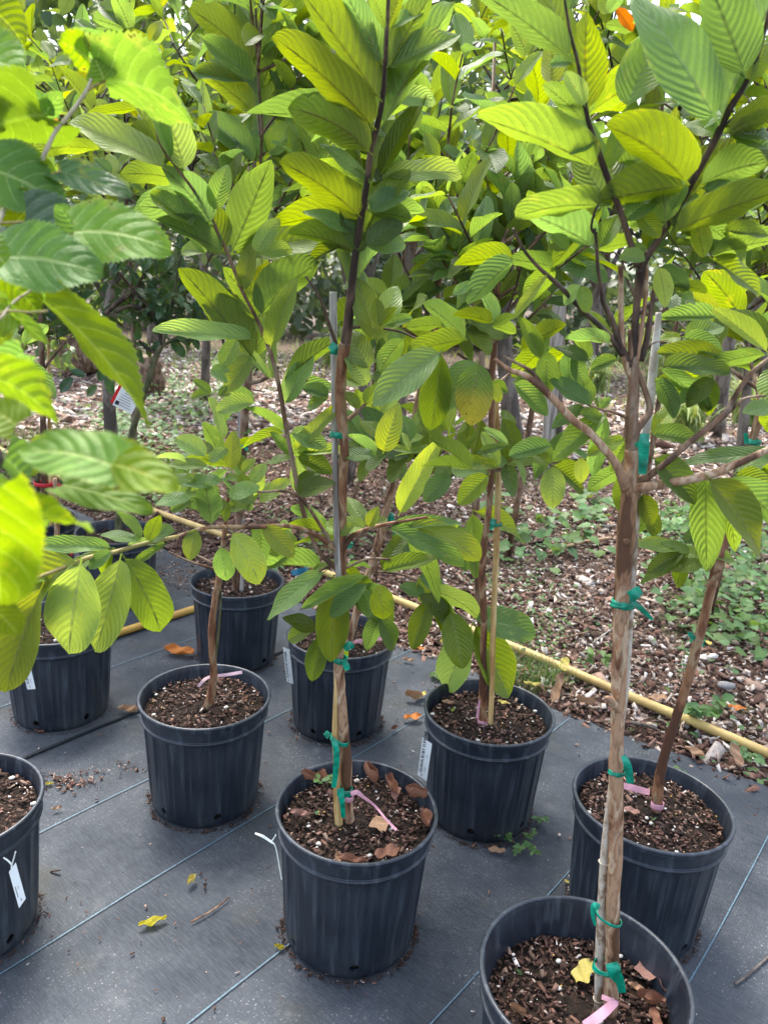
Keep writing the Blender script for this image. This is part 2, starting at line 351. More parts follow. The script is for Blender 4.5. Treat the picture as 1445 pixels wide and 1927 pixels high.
def chip_mat(name='bark_chip', use_tint=True):
    m, nt, o = newmat(name); L = nt.links.new
    tc = nt.nodes.new('ShaderNodeTexCoord'); nz = N(nt, 'ShaderNodeTexNoise', Scale=90.0, Detail=4.0); L(tc.outputs['Object'], nz.inputs['Vector'])
    if use_tint:
        at = nt.nodes.new('ShaderNodeAttribute'); at.attribute_name = 'tint'; c = at.outputs['Color']
    else:
        oi = nt.nodes.new('ShaderNodeObjectInfo'); c = ramp(nt, oi.outputs['Random'], [(0, (.035, .02, .014)), (.4, (.07, .042, .03)), (.75, (.13, .083, .06)), (.92, (.22, .155, .12)), (1, (.34, .27, .21))])
    c = mixc(nt, maprange(nt, nz.outputs[0], .4, .7, 0, .5), c, mixc(nt, 1., c, (.45, .42, .4), 'MULTIPLY'))
    pb = N(nt, 'ShaderNodeBsdfPrincipled', Roughness=.8); L(c, pb.inputs['Base Color']); pb.inputs['Specular IOR Level'].default_value = .25
    b = N(nt, 'ShaderNodeBump', Strength=.6, Distance=.003); L(nz.outputs[0], b.inputs['Height']); L(b.outputs[0], pb.inputs['Normal'])
    L(pb.outputs[0], o.inputs[0]); return m
M_CHIP = chip_mat(); M_CHIPO = chip_mat('bark_chip_single', False)

TH = R(39.1)                       # direction of the woven lines of the ground cover
DL = Vector((math.sin(TH), math.cos(TH), 0)); DN = Vector((math.cos(TH), -math.sin(TH), 0))
def fabric_mat():
    m, nt, o = newmat('ground_cloth'); L = nt.links.new
    tc = nt.nodes.new('ShaderNodeTexCoord')
    mp = nt.nodes.new('ShaderNodeMapping'); mp.inputs['Rotation'].default_value = (0, 0, TH); L(tc.outputs['Object'], mp.inputs[0])
    sp = nt.nodes.new('ShaderNodeSeparateXYZ'); L(mp.outputs[0], sp.inputs[0])
    wx = math_(nt, 'SINE', math_(nt, 'MULTIPLY', sp.outputs[0], 1500.)); wy = math_(nt, 'SINE', math_(nt, 'MULTIPLY', sp.outputs[1], 1100.))
    weave = math_(nt, 'MULTIPLY', math_(nt, 'ADD', math_(nt, 'MULTIPLY', wx, .6), math_(nt, 'MULTIPLY', wy, .4)), .5)
    mp2 = nt.nodes.new('ShaderNodeMapping'); mp2.inputs['Scale'].default_value = (1, 8, 1); L(mp.outputs[0], mp2.inputs[0])
    ns = N(nt, 'ShaderNodeTexNoise', Scale=42.0, Detail=6.0); L(mp2.outputs[0], ns.inputs['Vector'])
    mp3 = nt.nodes.new('ShaderNodeMapping'); mp3.inputs['Scale'].default_value = (8, 1, 1); L(mp.outputs[0], mp3.inputs[0])
    ns2 = N(nt, 'ShaderNodeTexNoise', Scale=42.0, Detail=6.0); L(mp3.outputs[0], ns2.inputs['Vector'])
    nb = N(nt, 'ShaderNodeTexNoise', Scale=3.2, Detail=7.0, Roughness=.62); L(tc.outputs['Object'], nb.inputs['Vector'])
    ng = N(nt, 'ShaderNodeTexNoise', Scale=2.1, Detail=4.0); L(mp2.outputs[0], ng.inputs['Vector'])
    nd = N(nt, 'ShaderNodeTexNoise', Scale=170.0, Detail=2.0); L(tc.outputs['Object'], nd.inputs['Vector'])
    c = mixc(nt, maprange(nt, nb.outputs[0], .38, .62), (.030, .037, .047), (.074, .083, .095))
    c = mixc(nt, maprange(nt, ns.outputs[0], .4, .7, 0, .35), c, (.115, .13, .15))
    c = mixc(nt, maprange(nt, ns2.outputs[0], .42, .7, 0, .28), c, (.028, .034, .042))
    nst = N(nt, 'ShaderNodeTexNoise', Scale=5.5, Detail=3.0); L(tc.outputs['Object'], nst.inputs['Vector'])
    c = mixc(nt, maprange(nt, nst.outputs[0], .60, .74, 0, .5), c, (.062, .062, .046))
    c = mixc(nt, math_(nt, 'MULTIPLY', maprange(nt, nd.outputs[0], .62, .72, 0, .9), maprange(nt, nb.outputs[0], .45, .62)), c, (.32, .32, .31))
    nq = N(nt, 'ShaderNodeTexNoise', Scale=14.0, Detail=8.0, Roughness=.75); L(tc.outputs['Object'], nq.inputs['Vector']); c = mixc(nt, math_(nt, 'MULTIPLY', maprange(nt, nq.outputs[0], .56, .68), maprange(nt, nb.outputs[0], .42, .6, 0, .6)), c, (.16, .17, .175))
    vd = N(nt, 'ShaderNodeTexVoronoi', Scale=26.0, Randomness=1.0); L(tc.outputs['Object'], vd.inputs['Vector'])
    c = mixc(nt, maprange(nt, vd.outputs['Distance'], .055, .035, 0, .7), c, (.035, .028, .022))
    c = mixc(nt, maprange(nt, weave, -.4, .4, .25, 0), c, (.03, .035, .042))
    pb = N(nt, 'ShaderNodeBsdfPrincipled', Roughness=.78); L(c, pb.inputs['Base Color']); pb.inputs['Specular IOR Level'].default_value = .22
    nw = N(nt, 'ShaderNodeTexNoise', Scale=5.0, Detail=3.0); L(tc.outputs['Object'], nw.inputs['Vector'])
    b = N(nt, 'ShaderNodeBump', Strength=.35, Distance=.0012); L(weave, b.inputs['Height'])
    b2 = N(nt, 'ShaderNodeBump', Strength=.35, Distance=.03); L(nw.outputs[0], b2.inputs['Height']); L(b.outputs[0], b2.inputs['Normal']); L(b2.outputs[0], pb.inputs['Normal'])
    L(pb.outputs[0], o.inputs[0]); return m
M_FAB = fabric_mat()
M_LINE = simple('woven_blue_line', (.13, .23, .29), .7, 260, col2=(.06, .10, .13))
M_SEAMSHADE = simple('painted_seam_shade', (.01, .011, .013), .8)

def ground_mat():
    m, nt, o = newmat('mulch_ground'); L = nt.links.new
    tc = nt.nodes.new('ShaderNodeTexCoord')
    n1 = N(nt, 'ShaderNodeTexNoise', Scale=1.2, Detail=6.0); L(tc.outputs['Object'], n1.inputs['Vector'])
    n2 = N(nt, 'ShaderNodeTexNoise', Scale=30.0, Detail=8.0); L(tc.outputs['Object'], n2.inputs['Vector'])
    v = N(nt, 'ShaderNodeTexVoronoi', Scale=32.0); L(tc.outputs['Object'], v.inputs['Vector'])
    sc = nt.nodes.new('ShaderNodeSeparateColor'); L(v.outputs['Color'], sc.inputs[0])
    c = ramp(nt, sc.outputs[0], [(0, (.04, .024, .017)), (.5, (.09, .055, .04)), (.85, (.20, .14, .11)), (1, (.42, .35, .31))])
    c = mixc(nt, maprange(nt, n2.outputs[0], .35, .65, 0, .7), c, (.05, .032, .024))
    n3 = N(nt, 'ShaderNodeTexNoise', Scale=.9, Detail=5.0); L(tc.outputs['Object'], n3.inputs['Vector'])
    c = mixc(nt, maprange(nt, n3.outputs[0], .56, .66, 0, .55), c, (.05, .09, .025))
    pb = N(nt, 'ShaderNodeBsdfPrincipled', Roughness=.9); L(c, pb.inputs['Base Color']); pb.inputs['Specular IOR Level'].default_value = .2
    b = N(nt, 'ShaderNodeBump', Strength=1., Distance=.02); L(math_(nt, 'ADD', v.outputs['Distance'], n2.outputs[0]), b.inputs['Height']); L(b.outputs[0], pb.inputs['Normal'])
    L(pb.outputs[0], o.inputs[0]); return m
M_GROUND = ground_mat()

# ---------------------------------------------------------------- ground, cloth
n = 80
gx = np.sign(np.linspace(-1, 1, n)) * np.abs(np.linspace(-1, 1, n)) ** 2.2 * 90; gy = np.linspace(0, 1, n) ** 2.2 * 180 - 12
V = []; F = []
for j in range(n):
    for i in range(n):
        x, y = gx[i], gy[j]; d = max(0, y - 4) 
        V.append((x, y, -.004 + (.05 * noise.noise(Vector((x * .5, y * .5, 0))) * min(1, d / 3)) + (.02 * d if y > 14 else 0) * 0))
for j in range(n - 1):
    for i in range(n - 1): a = j * n + i; F.append((a, a + 1, a + n + 1, a + n))
ground = link('ground', mesh('ground', V, F, M_GROUND)); tag(ground, 'mulch ground of wood chips under the trees', kind='structure')

EDGE = [(-5.6, 7.9), (-3.6, 6.1), (-2.71, 5.2), (-1.9, 4.55), (-1.13, 3.92), (-.5, 3.46), (.09, 3.0), (.42, 2.80), (.67, 2.55), (.94, 2.37), (1.14, 2.25), (1.36, 2.10), (1.8, 1.7), (2.6, 1.0), (3.6, .1)]
def edge_off(x, y):
    """signed distance from cloth edge (positive = mulch side)"""
    best = 1e9; s = 1
    for (x0, y0), (x1, y1) in zip(EDGE[:-1], EDGE[1:]):
        dx, dy = x1 - x0, y1 - y0; L2 = dx * dx + dy * dy; t = min(1, max(0, ((x - x0) * dx + (y - y0) * dy) / L2))
        qx, qy = x0 + dx * t, y0 + dy * t; d = math.hypot(x - qx, y - qy)
        if d < best: best = d; s = 1 if (dx * (y - qy) - dy * (x - qx)) > 0 else -1
    return best * s
def cloth_grid(name, a0, a1, b0, b1, z, lab):
    """strip in line coordinates: a across lines (DN), b along lines (DL); clipped at the mulch edge by collapsing rows on it"""
    V = []; F = []; na, nb_ = int((a1 - a0) / .045), 150
    for i in range(na + 1):
        a = a0 + (a1 - a0) * i / na
        # find edge crossing along b
        bm = b1; bb = b0
        lo, hi = b0, b1
        p = DN * a + DL * hi
        if edge_off(p.x, p.y) > 0:
            for _ in range(30):
                mid = (lo + hi) / 2; p = DN * a + DL * mid
                if edge_off(p.x, p.y) > 0: hi = mid
                else: lo = mid
            bm = lo + .012 * noise.noise(Vector((a * 9, 3, 1)))
        for j in range(nb_ + 1):
            b = b0 + (bm - b0) * (j / nb_); p = DN * a + DL * b
            V.append((p.x, p.y, z + .0025 * noise.noise(Vector((p.x * 3, p.y * 3, 5)))))
    for i in range(na):
        for j in range(nb_): k = i * (nb_ + 1) + j; F.append((k, k + nb_ + 1, k + nb_ + 2, k + 1))
    o = link(name, mesh(name, V, F, M_FAB)); tag(o, lab, kind='structure'); return o
ZC = .012
cloth = cloth_grid('ground_cloth', -2.10, 3.0, -2.5, 6.5, ZC, 'dark grey woven ground cloth with pale blue lines under the front pots')
cloth2 = cloth_grid('ground_cloth', -6.0, -2.085, -2.5, 9.5, ZC + .006, 'dark grey woven ground cloth overlapping behind the seam')
def strip_on(parent, name, a, w, b0, b1, mat, z, wob=.0):
    V = []; F = []; k = 0; m_ = 220
    for j in range(m_ + 1):
        b = b0 + (b1 - b0) * j / m_; p = DN * a + DL * b
        if edge_off(p.x, p.y) > -.01: break
        zz = z + .0025 * noise.noise(Vector((p.x * 3, p.y * 3, 5)))
        off = .0015 * math.sin(b * 260) * 0 + wob * noise.noise(Vector((b * 2, a, 0)))
        q0 = p + DN * (off - w / 2); q1 = p + DN * (off + w / 2)
        V += [(q0.x, q0.y, zz), (q1.x, q1.y, zz)]
        if j: F.append((k - 2, k - 1, k + 1, k))
        k += 2
    o = link(name, mesh(name, V, F, mat), parent); return o
for a in (-1.742, -1.388, -1.002, -.645, -.284, .08, .44):
    strip_on(cloth, 'woven_line', a, .0032, -2, 6.3, M_LINE, ZC + .004, .006)
for a in (-2.42, -2.78, -3.15, -3.5, -3.86):
    strip_on(cloth2, 'woven_line', a, .0032, -2, 8, M_LINE, ZC + .010, .006)
strip_on(cloth2, 'seam_shade_strip', -2.088, .006, -2, 8, M_SEAMSHADE, ZC + .0105, .004)  # black strip paints the shade along the overlapping cloth edge

# ---------------------------------------------------------------- chips (stuff)
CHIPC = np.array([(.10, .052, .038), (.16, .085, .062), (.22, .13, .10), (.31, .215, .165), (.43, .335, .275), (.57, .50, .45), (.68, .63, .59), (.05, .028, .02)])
def chips_mesh(name, pos, size, weights, mat=M_CHIP, thick=.2, tilt=.38, seed=1, elong=(.9, 2.6)):
    g = np.random.default_rng(seed); n_ = len(pos)
    # template: irregular flat slab, 8 verts
    t = np.array([(-1, -.5, -1), (1, -.4, -1), (.9, .5, -1), (-.8, .45, -1), (-.9, -.4, 1), (.8, -.45, 1), (.85, .35, 1), (-.95, .5, 1)], dtype=float)
    T = np.repeat(t[None], n_, 0) + g.normal(0, .13, (n_, 8, 3)) * np.array([1, 1, .3])
    l = size * g.uniform(*elong, n_) * .5; wd = size * g.uniform(.45, 1.0, n_); h = size * thick * g.uniform(.4, 1.3, n_)
    T[:, :, 0] *= l[:, None]; T[:, :, 1] *= wd[:, None]; T[:, :, 2] *= h[:, None] * .5
    ax = g.normal(0, tilt, n_); ay = g.normal(0, tilt, n_); az = g.uniform(0, 6.283, n_)
    def rot(T, a, i, j):
        c, s = np.cos(a)[:, None], np.sin(a)[:, None]; A = T[:, :, i] * c - T[:, :, j] * s; B = T[:, :, i] * s + T[:, :, j] * c; T[:, :, i] = A; T[:, :, j] = B
    rot(T, ax, 1, 2); rot(T, ay, 0, 2); rot(T, az, 0, 1)
    T += pos[:, None, :]
    q = np.array([(0, 3, 2, 1), (4, 5, 6, 7), (0, 1, 5, 4), (1, 2, 6, 5), (2, 3, 7, 6), (3, 0, 4, 7)])
    Fq = (q[None] + (np.arange(n_) * 8)[:, None, None]).reshape(-1, 4)
    wts = np.array(weights, float); ci = g.choice(len(CHIPC), n_, p=wts / wts.sum()); col = CHIPC[ci] * g.uniform(.75, 1.25, (n_, 1))
    return npmesh(name, T.reshape(-1, 3), Fq, mat, tint=np.repeat(col, 8, 0))

eo = np.vectorize(edge_off)
def gz(x, y): return -.004 + .05 * noise.noise(Vector((x * .5, y * .5, 0))) * min(1, max(0, y - 4) / 3)
def vis_x(y, m=1.12):  # half width of what the camera sees at distance y on the ground
    return (.53 * y + .4) * m
def scatter(n_, y0, y1, power=1.0):
    y = y0 + (y1 - y0) * rng.uniform(0, 1, n_) ** power; hw = vis_x(y); x = rng.uniform(-1, 1, n_) * hw + .04 * y; return x, y
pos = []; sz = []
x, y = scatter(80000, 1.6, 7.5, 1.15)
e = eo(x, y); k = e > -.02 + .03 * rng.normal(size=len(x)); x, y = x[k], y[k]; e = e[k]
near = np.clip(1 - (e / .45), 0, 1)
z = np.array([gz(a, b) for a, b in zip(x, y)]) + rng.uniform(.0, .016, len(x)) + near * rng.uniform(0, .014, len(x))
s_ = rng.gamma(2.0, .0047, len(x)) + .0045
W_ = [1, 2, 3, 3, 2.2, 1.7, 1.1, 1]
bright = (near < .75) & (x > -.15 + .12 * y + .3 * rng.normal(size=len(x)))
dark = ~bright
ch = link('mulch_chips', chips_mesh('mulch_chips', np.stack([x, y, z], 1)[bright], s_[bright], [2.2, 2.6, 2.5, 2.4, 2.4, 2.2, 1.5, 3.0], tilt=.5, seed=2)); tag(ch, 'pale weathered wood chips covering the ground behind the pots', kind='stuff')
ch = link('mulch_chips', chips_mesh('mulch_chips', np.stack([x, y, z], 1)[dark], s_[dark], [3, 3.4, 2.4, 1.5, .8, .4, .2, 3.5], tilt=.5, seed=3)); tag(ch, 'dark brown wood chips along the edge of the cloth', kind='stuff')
x, y = scatter(16000, 7.0, 17, 1.0); z = np.array([gz(a, b) for a, b in zip(x, y)]) + .01
ch = link('mulch_chips', chips_mesh('mulch_chips', np.stack([x, y, z], 1), rng.gamma(3, .010, len(x)) + .02, [.6, 1.2, 2, 3, 3.2, 3.5, 2.5, .3], seed=4)); tag(ch, 'pale wood chips far back between the trees', kind='stuff')
# debris swept onto the cloth
dp = []
for (cx, cy, sx, sy, m_) in [(330, 1085, 45, 16, 900), (345, 1100, 20, 14, 300), (135, 1478, 28, 10, 260), (240, 1452, 14, 8, 40), (845, 1290, 22, 8, 50), (880, 1500, 500, 260, 260), (350, 1500, 330, 300, 260), (1420, 1530, 40, 40, 30), (330, 1340, 90, 50, 40), (930, 1603, 50, 5, 40), (740, 1250, 12, 50, 50)]:
    for _ in range(m_):
        p = G(rnd.gauss(cx, sx), rnd.gauss(cy, sy)); 
        if edge_off(p.x, p.y) < .03 and p.y > .2: dp.append((p.x, p.y, ZC + .006 + rnd.random() * .004))
dp = np.array(dp); big = np.random.default_rng(3).gamma(1.6, .0016, len(dp)) + .0014
ch = link('cloth_debris', chips_mesh('cloth_debris', dp, big, [2, 3, 2, 1, .7, .3, .2, 3], seed=6)); tag(ch, 'crumbs of bark and dry litter scattered on the ground cloth', kind='stuff')

# ---------------------------------------------------------------- pipes
def pix_tube(name, pts, r, mat, sides=10, n=6):
    V, F = tube([(p, r) for p in pts], sides, n); return mesh(name, V, F, mat)
pts = [Vector((x, y, .014 + r_)) for x, y, r_ in [(-5.2, 8.2, .016), (-3.16, 6.08, .016), (-2.65, 5.55, .016), (-1.6, 4.75, .016), (-.56, 3.97, .016), (.09, 3.45, .016), (.3, 3.27, .016), (.67, 2.95, .016), (.99, 2.65, .016), (1.37, 2.31, .016), (2.2, 1.5, .016)]]
pipe = link('irrigation_pipe', pix_tube('irrigation_pipe', pts, .0175, M_PIPE)); tag(pipe, 'long faded yellow irrigation pipe lying along the mulch edge', 'pipe')
pa, pb_ = Vector((-1.55, 2.28, .036)), Vector((-.58, 3.46, .036))
pipe2 = link('irrigation_pipe', pix_tube('irrigation_pipe', [pa, pa.lerp(pb_, .5), pb_], .0165, M_PIPEO)); tag(pipe2, 'short orange yellow pipe lying across the ground cloth between the back pots', 'pipe')

# ---------------------------------------------------------------- pots
PR, PB, PHT = .18, .150, .328
def make_pot_body():
    prof = [(.0, .0), (PB - .012, .0), (PB - .004, .003), (PB, .010), (PB + .001, .02)]
    zt = PHT
    prof += [(PB + (.166 - PB) * (z_ / .262), z_) for z_ in (.04, .08, .12, .16, .2, .24, .262)]
    prof += [(.168, .268), (.1735, .272), (.1745, .277), (.171, .2815), (.1715, .29), (.1735, .305), (.175, .311), (.1795, .314), (.1805, .3185), (.1790, .325), (.1765, zt)]
    prof += [(.1735, .327), (.1715, .322), (.170, .312), (.1675, .285), (.1605, .262), (.1535, .15), (.1455, .02), (.0, .018)]
    NS = 160; V = []; F = []
    for i, (r, z_) in enumerate(prof):
        outer = 4 <= i <= 11
        for k in range(NS):
            a = 2 * math.pi * k / NS; rr = r
            if outer:
                ph = (k % 8) / 8.
                rr += (-.0030 if ph in (0, .125) else (.0012 if ph in (.25, .875) else 0)) * min(1, (z_ - .01) * 20) + .0006 * math.sin(k)
            if r < 1e-6: rr = 1e-4
            V.append((rr * math.cos(a), rr * math.sin(a), z_))
    for i in range(len(prof) - 1):
        for k in range(NS):
            k2 = (k + 1) % NS; F.append((i * NS + k, i * NS + k2, (i + 1) * NS + k2, (i + 1) * NS + k))
    F.append(tuple(range(NS))[::-1]); F.append(tuple((len(prof) - 1) * NS + k for k in range(NS)))
    me = mesh('pot_body', V, F, M_POT)
    ob = bpy.data.objects.new('t', me); COL.objects.link(ob)
    cv = []; cf = []
    for q in range(6):
        a = q * math.pi / 3 + .1; d = Vector((math.cos(a), math.sin(a), 0))
        tube([(d * (PB - .03) + Vector((0, 0, .034)), .0105), (d * (PB + .03) + Vector((0, 0, .034)), .0105)], 16, 1, V=cv, F=cf)
    cm = mesh('cut', cv, cf); co = bpy.data.objects.new('c', cm); COL.objects.link(co)
    md = ob.modifiers.new('b', 'BOOLEAN'); md.operation = 'DIFFERENCE'; md.solver = 'FAST'; md.object = co
    dg = bpy.context.evaluated_depsgraph_get(); me2 = bpy.data.meshes.new_from_object(ob.evaluated_get(dg)); me2.name = 'pot_body'
    bpy.data.objects.remove(ob); bpy.data.objects.remove(co)
    me2.polygons.foreach_set('use_smooth', [True] * len(me2.polygons))
    try: me2.set_sharp_from_angle(angle=R(38))
    except Exception: pass
    return me2 if len(me2.vertices) > 500 else me
POT_ME = make_pot_body()
def ring_mesh(name, R0, r, z, mat, n=96, s=8, wob=.0):
    V = []; F = []
    for i in range(n):
        a = 2 * math.pi * i / n; rr = R0 + wob * math.sin(2 * a + .7)
        for k in range(s):
            b = 2 * math.pi * k / s; V.append(((rr + r * math.cos(b)) * math.cos(a), (rr + r * math.cos(b)) * math.sin(a), z + r * math.sin(b)))
    for i in range(n):
        for k in range(s): F.append((i * s + k, ((i + 1) % n) * s + k, ((i + 1) % n) * s + (k + 1) % s, i * s + (k + 1) % s))
    return mesh(name, V, F, mat)
RIM_ME = ring_mesh('pot_rim', .1775, .0052, .3245, M_POT)
BAND_ME = ring_mesh('pot_band', .1722, .0036, .2765, M_POT)
SOILZ = .292
def soil_mesh(seed, top):
    V = []; F = []; nr, na = 26, 72
    for i in range(nr + 1):
        r = .1655 * i / nr
        for k in range(na):
            a = 2 * math.pi * k / na; x, y = r * math.cos(a), r * math.sin(a)
            z_ = top + .007 * noise.noise(Vector((x * 22, y * 22, seed))) + .004 * noise.noise(Vector((x * 70, y * 70, seed))) - .006 * (i / nr) ** 4 + .006 * math.exp(-(r / .03) ** 2)
            V.append((x, y, z_))
    for k in range(na): V.append((.156 * math.cos(2 * math.pi * k / na), .156 * math.sin(2 * math.pi * k / na), .25))
    nr += 1
    for k in range(na): V.append((.138 * math.cos(2 * math.pi * k / na), .138 * math.sin(2 * math.pi * k / na), .022))
    for i in range(nr + 1):
        for k in range(na): k2 = (k + 1) % na; F.append((i * na + k, i * na + k2, (i + 1) * na + k2, (i + 1) * na + k)[::1])
    return mesh('soil', V, F, M_SOIL)
CHIP_ME = []
for s in range(6):
    me = chips_mesh('bark_chip', np.zeros((1, 3)), np.array([1.0]), [1] * 8, mat=None, tilt=.0, seed=50 + s, elong=(1.5, 2.4)); me.materials.append(M_CHIPO); CHIP_ME.append(me)
def blob_mesh(name, mat, seed):
    import bmesh
    bm = bmesh.new(); bmesh.ops.create_icosphere(bm, subdivisions=1, radius=1)
    for v in bm.verts: v.co *= 1 + .25 * noise.noise(v.co * 1.7 + Vector((seed, 0, 0))); v.co.z *= .7
    me = bpy.data.meshes.new(name); bm.to_mesh(me); bm.free(); me.materials.append(mat); me.polygons.foreach_set('use_smooth', [True] * len(me.polygons)); return me
PERL_ME = [blob_mesh('perlite', M_PERL, s) for s in range(3)]; PEARL_ME = blob_mesh('fertilizer_pearl', M_PEARL, 9)
POTS = {}
def pot(key, x, y, label, rot=0, nchip=60, nstuff=500, drop=0, weights=(4, 2, 1.2, .5, .25, .1, .06, 9), detail=True, warp=0, tilt=(0, 0)):
    z0 = ZC + .004
    e = empty('plant_pot', (x, y, z0), label, 'plant pot', 'black nursery pots', rot)
    e.rotation_euler = (tilt[0], tilt[1], rot)
    g = np.random.default_rng(abs(hash(key)) % 1 + sum(map(ord, key)))
    me = POT_ME
    link('pot_body', me, e); link('pot_rim', RIM_ME, e); link('pot_band', BAND_ME, e)
    if warp:
        for c in e.children: c.scale = (1 + warp, 1 - warp, 1)
    top = SOILZ - drop
    sd_ = sum(map(ord, key)) * 1.7
    link('soil', soil_mesh(sd_, top), e)
    def rp(m_):
        r = .160 * np.sqrt(g.uniform(.02, 1, m_)); a = g.uniform(0, 6.283, m_); return np.stack([r * np.cos(a), r * np.sin(a), np.full(m_, top + .003) + g.uniform(-.001, .006, m_)], 1)
    if nstuff:
        o = link('bark_litter', chips_mesh('bark_litter', rp(nstuff), g.gamma(2.2, .0015, nstuff) + .0022, weights, seed=int(sd_)), e); o['kind'] = 'stuff'
        pp = rp(nstuff // 22)
        o = link('perlite_grains', chips_mesh('perlite_grains', pp, g.uniform(.0022, .005, len(pp)), (0, 0, 0, 0, .3, 1, 2, 0), seed=int(sd_) + 1, thick=.8, elong=(1, 1.5)), e); o['kind'] = 'stuff'
    if detail:
        for p_ in rp(nchip):
            o = link('bark_chip', CHIP_ME[g.integers(6)], e, Vector(p_) + Vector((0, 0, .004))); s = g.uniform(.0035, .0095)
            o.scale = (s, s * g.uniform(.7, 1.1), s * 1.3); o.rotation_euler = (g.normal(0, .25), g.normal(0, .25), g.uniform(0, 6.28))
        for p_ in rp(7):
            o = link('perlite', PERL_ME[g.integers(3)], e, Vector(p_) + Vector((0, 0, .004))); s = g.uniform(.003, .0065); o.scale = (s * 1.3, s, s)
        for p_ in rp(9):
            o = link('fertilizer_pearl', PEARL_ME, e, Vector(p_) + Vector((0, 0, .005))); o.scale = (.0021,) * 3
    POTS[key] = (Vector((x, y, z0)), top + z0)
    return e
pA = pot('A', -.015, 1.47, 'black pot in the middle front, curled brown leaves and bark on its soil', .546, 110, 900)
pB = pot('B', -.464, 1.912, 'black pot with a bare bent brown stem and pale pink ribbon in its soil', .888, 90, 800)
pC = pot('C', -.115, 2.361, 'black pot with a red pink ribbon strip, right behind the middle front pot', .997, 60, 700)
pE = pot('E', .334, 1.932, 'black pot with white tag on its left side and green weed at its foot', .183, 110, 800, warp=.012)
pF = pot('F', .678, 1.566, 'black pot with leaning brown trunk and pink band, beside the mulch edge', .98, 120, 900, weights=(5, 4, 2, 1, .4, .2, .1, 6), warp=-.01)
pG = pot('G', .402, 1.066, 'black pot at the bottom edge with low soil and large dried leaves', .6, 90, 1300, drop=.045, warp=.012)
pJ = pot('J', -.551, 2.783, 'black pot farthest back in the row with cane stake, in front of the mulch', 1.4, 40, 600)
pI = pot('I', -1.052, 2.314, 'black pot with slanting white tag, left beside the orange yellow pipe', .307, 30, 500)
pH = pot('H', -.885, 1.40, 'black pot cut by the left picture edge with a knotted white tag', .5, 80, 700)
pK = pot('K', -1.19, 3.27, 'black pot in the back left holding the green barked citrus tree', .2, 0, 300, detail=False)
pL = pot('L', -1.62, 3.40, 'black pot at the back left with two thin canes and red tie', .2, 0, 200, detail=False)

# ring of damp crumbs round the foot of each pot (loose litter)
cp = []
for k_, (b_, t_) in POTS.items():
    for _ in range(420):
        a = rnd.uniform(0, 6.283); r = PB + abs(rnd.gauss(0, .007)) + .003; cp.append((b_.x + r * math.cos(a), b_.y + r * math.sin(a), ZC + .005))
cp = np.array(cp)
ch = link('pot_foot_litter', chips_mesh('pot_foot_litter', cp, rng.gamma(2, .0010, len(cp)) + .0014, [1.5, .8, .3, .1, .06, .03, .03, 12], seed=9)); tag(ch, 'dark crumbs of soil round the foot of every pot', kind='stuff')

# ---------------------------------------------------------------- leaf meshes
def guava_leaf_mesh(name, mat, sweep=0., curl=.15, fold=.18, wave=.03, seed=0, nu=22, nv=4, twist=0., shape=0):
    """unit length along +Y from the petiole, unit width across X; curl bends the tip down, sweep bends the midrib sideways"""
    V = []; F = []; UV = []; g = random.Random(seed); ph = g.random() * 6
    us = [0.0] + [(.06 + .94 * i / nu) for i in range(nu + 1)]
    for u in us:
        t = max(0, (u - .06) / .94)
        if shape == 0: h = .5 * (t ** .58) * ((1 - t) ** .70) / .404 if 0 < t < 1 else 0
        else: h = .5 * (4 * t * (1 - t)) ** .72 * (1 - .25 * (t - .4)) if 0 < t < 1 else 0
        h = max(h, .018 if u < .97 else .004)
        cx = sweep * (4 * u * (1 - u)); cz = -curl * (u ** 2) + curl * .6 * u
        nx, ny = 1.0, 0.0
        dx = sweep * (4 - 8 * u); ln = math.hypot(1, dx); nx, ny = 1 / ln, -dx / ln
        tw = twist * (u - .3)
        for j in range(-nv, nv + 1):
            v = j / nv; x_ = v * h; 
            zz = fold * abs(x_) * (1 - .5 * u) * 1.0 + wave * abs(v) ** 2 * math.sin(u * 11 + ph + (1.5 if v > 0 else 0)) * min(1, t * 5) + .009 * math.cos(6.283 * 11 * (u - .30 * abs(v) ** 1.35)) * (1 if 0 < t < .97 else 0) * min(1, abs(v) * 3) * (1 - .6 * abs(v))
            zz += x_ * math.sin(tw); xx = x_ * math.cos(tw)
            V.append((cx + xx * nx, u + xx * ny, cz + zz)); UV.append((t, .5 + v / 2))
    w_ = 2 * nv + 1
    for i in range(len(us) - 1):
        for j in range(2 * nv): a = i * w_ + j; F.append((a, a + 1, a + w_ + 1, a + w_))
    me = mesh(name, V, F, mat, uv=UV); return me
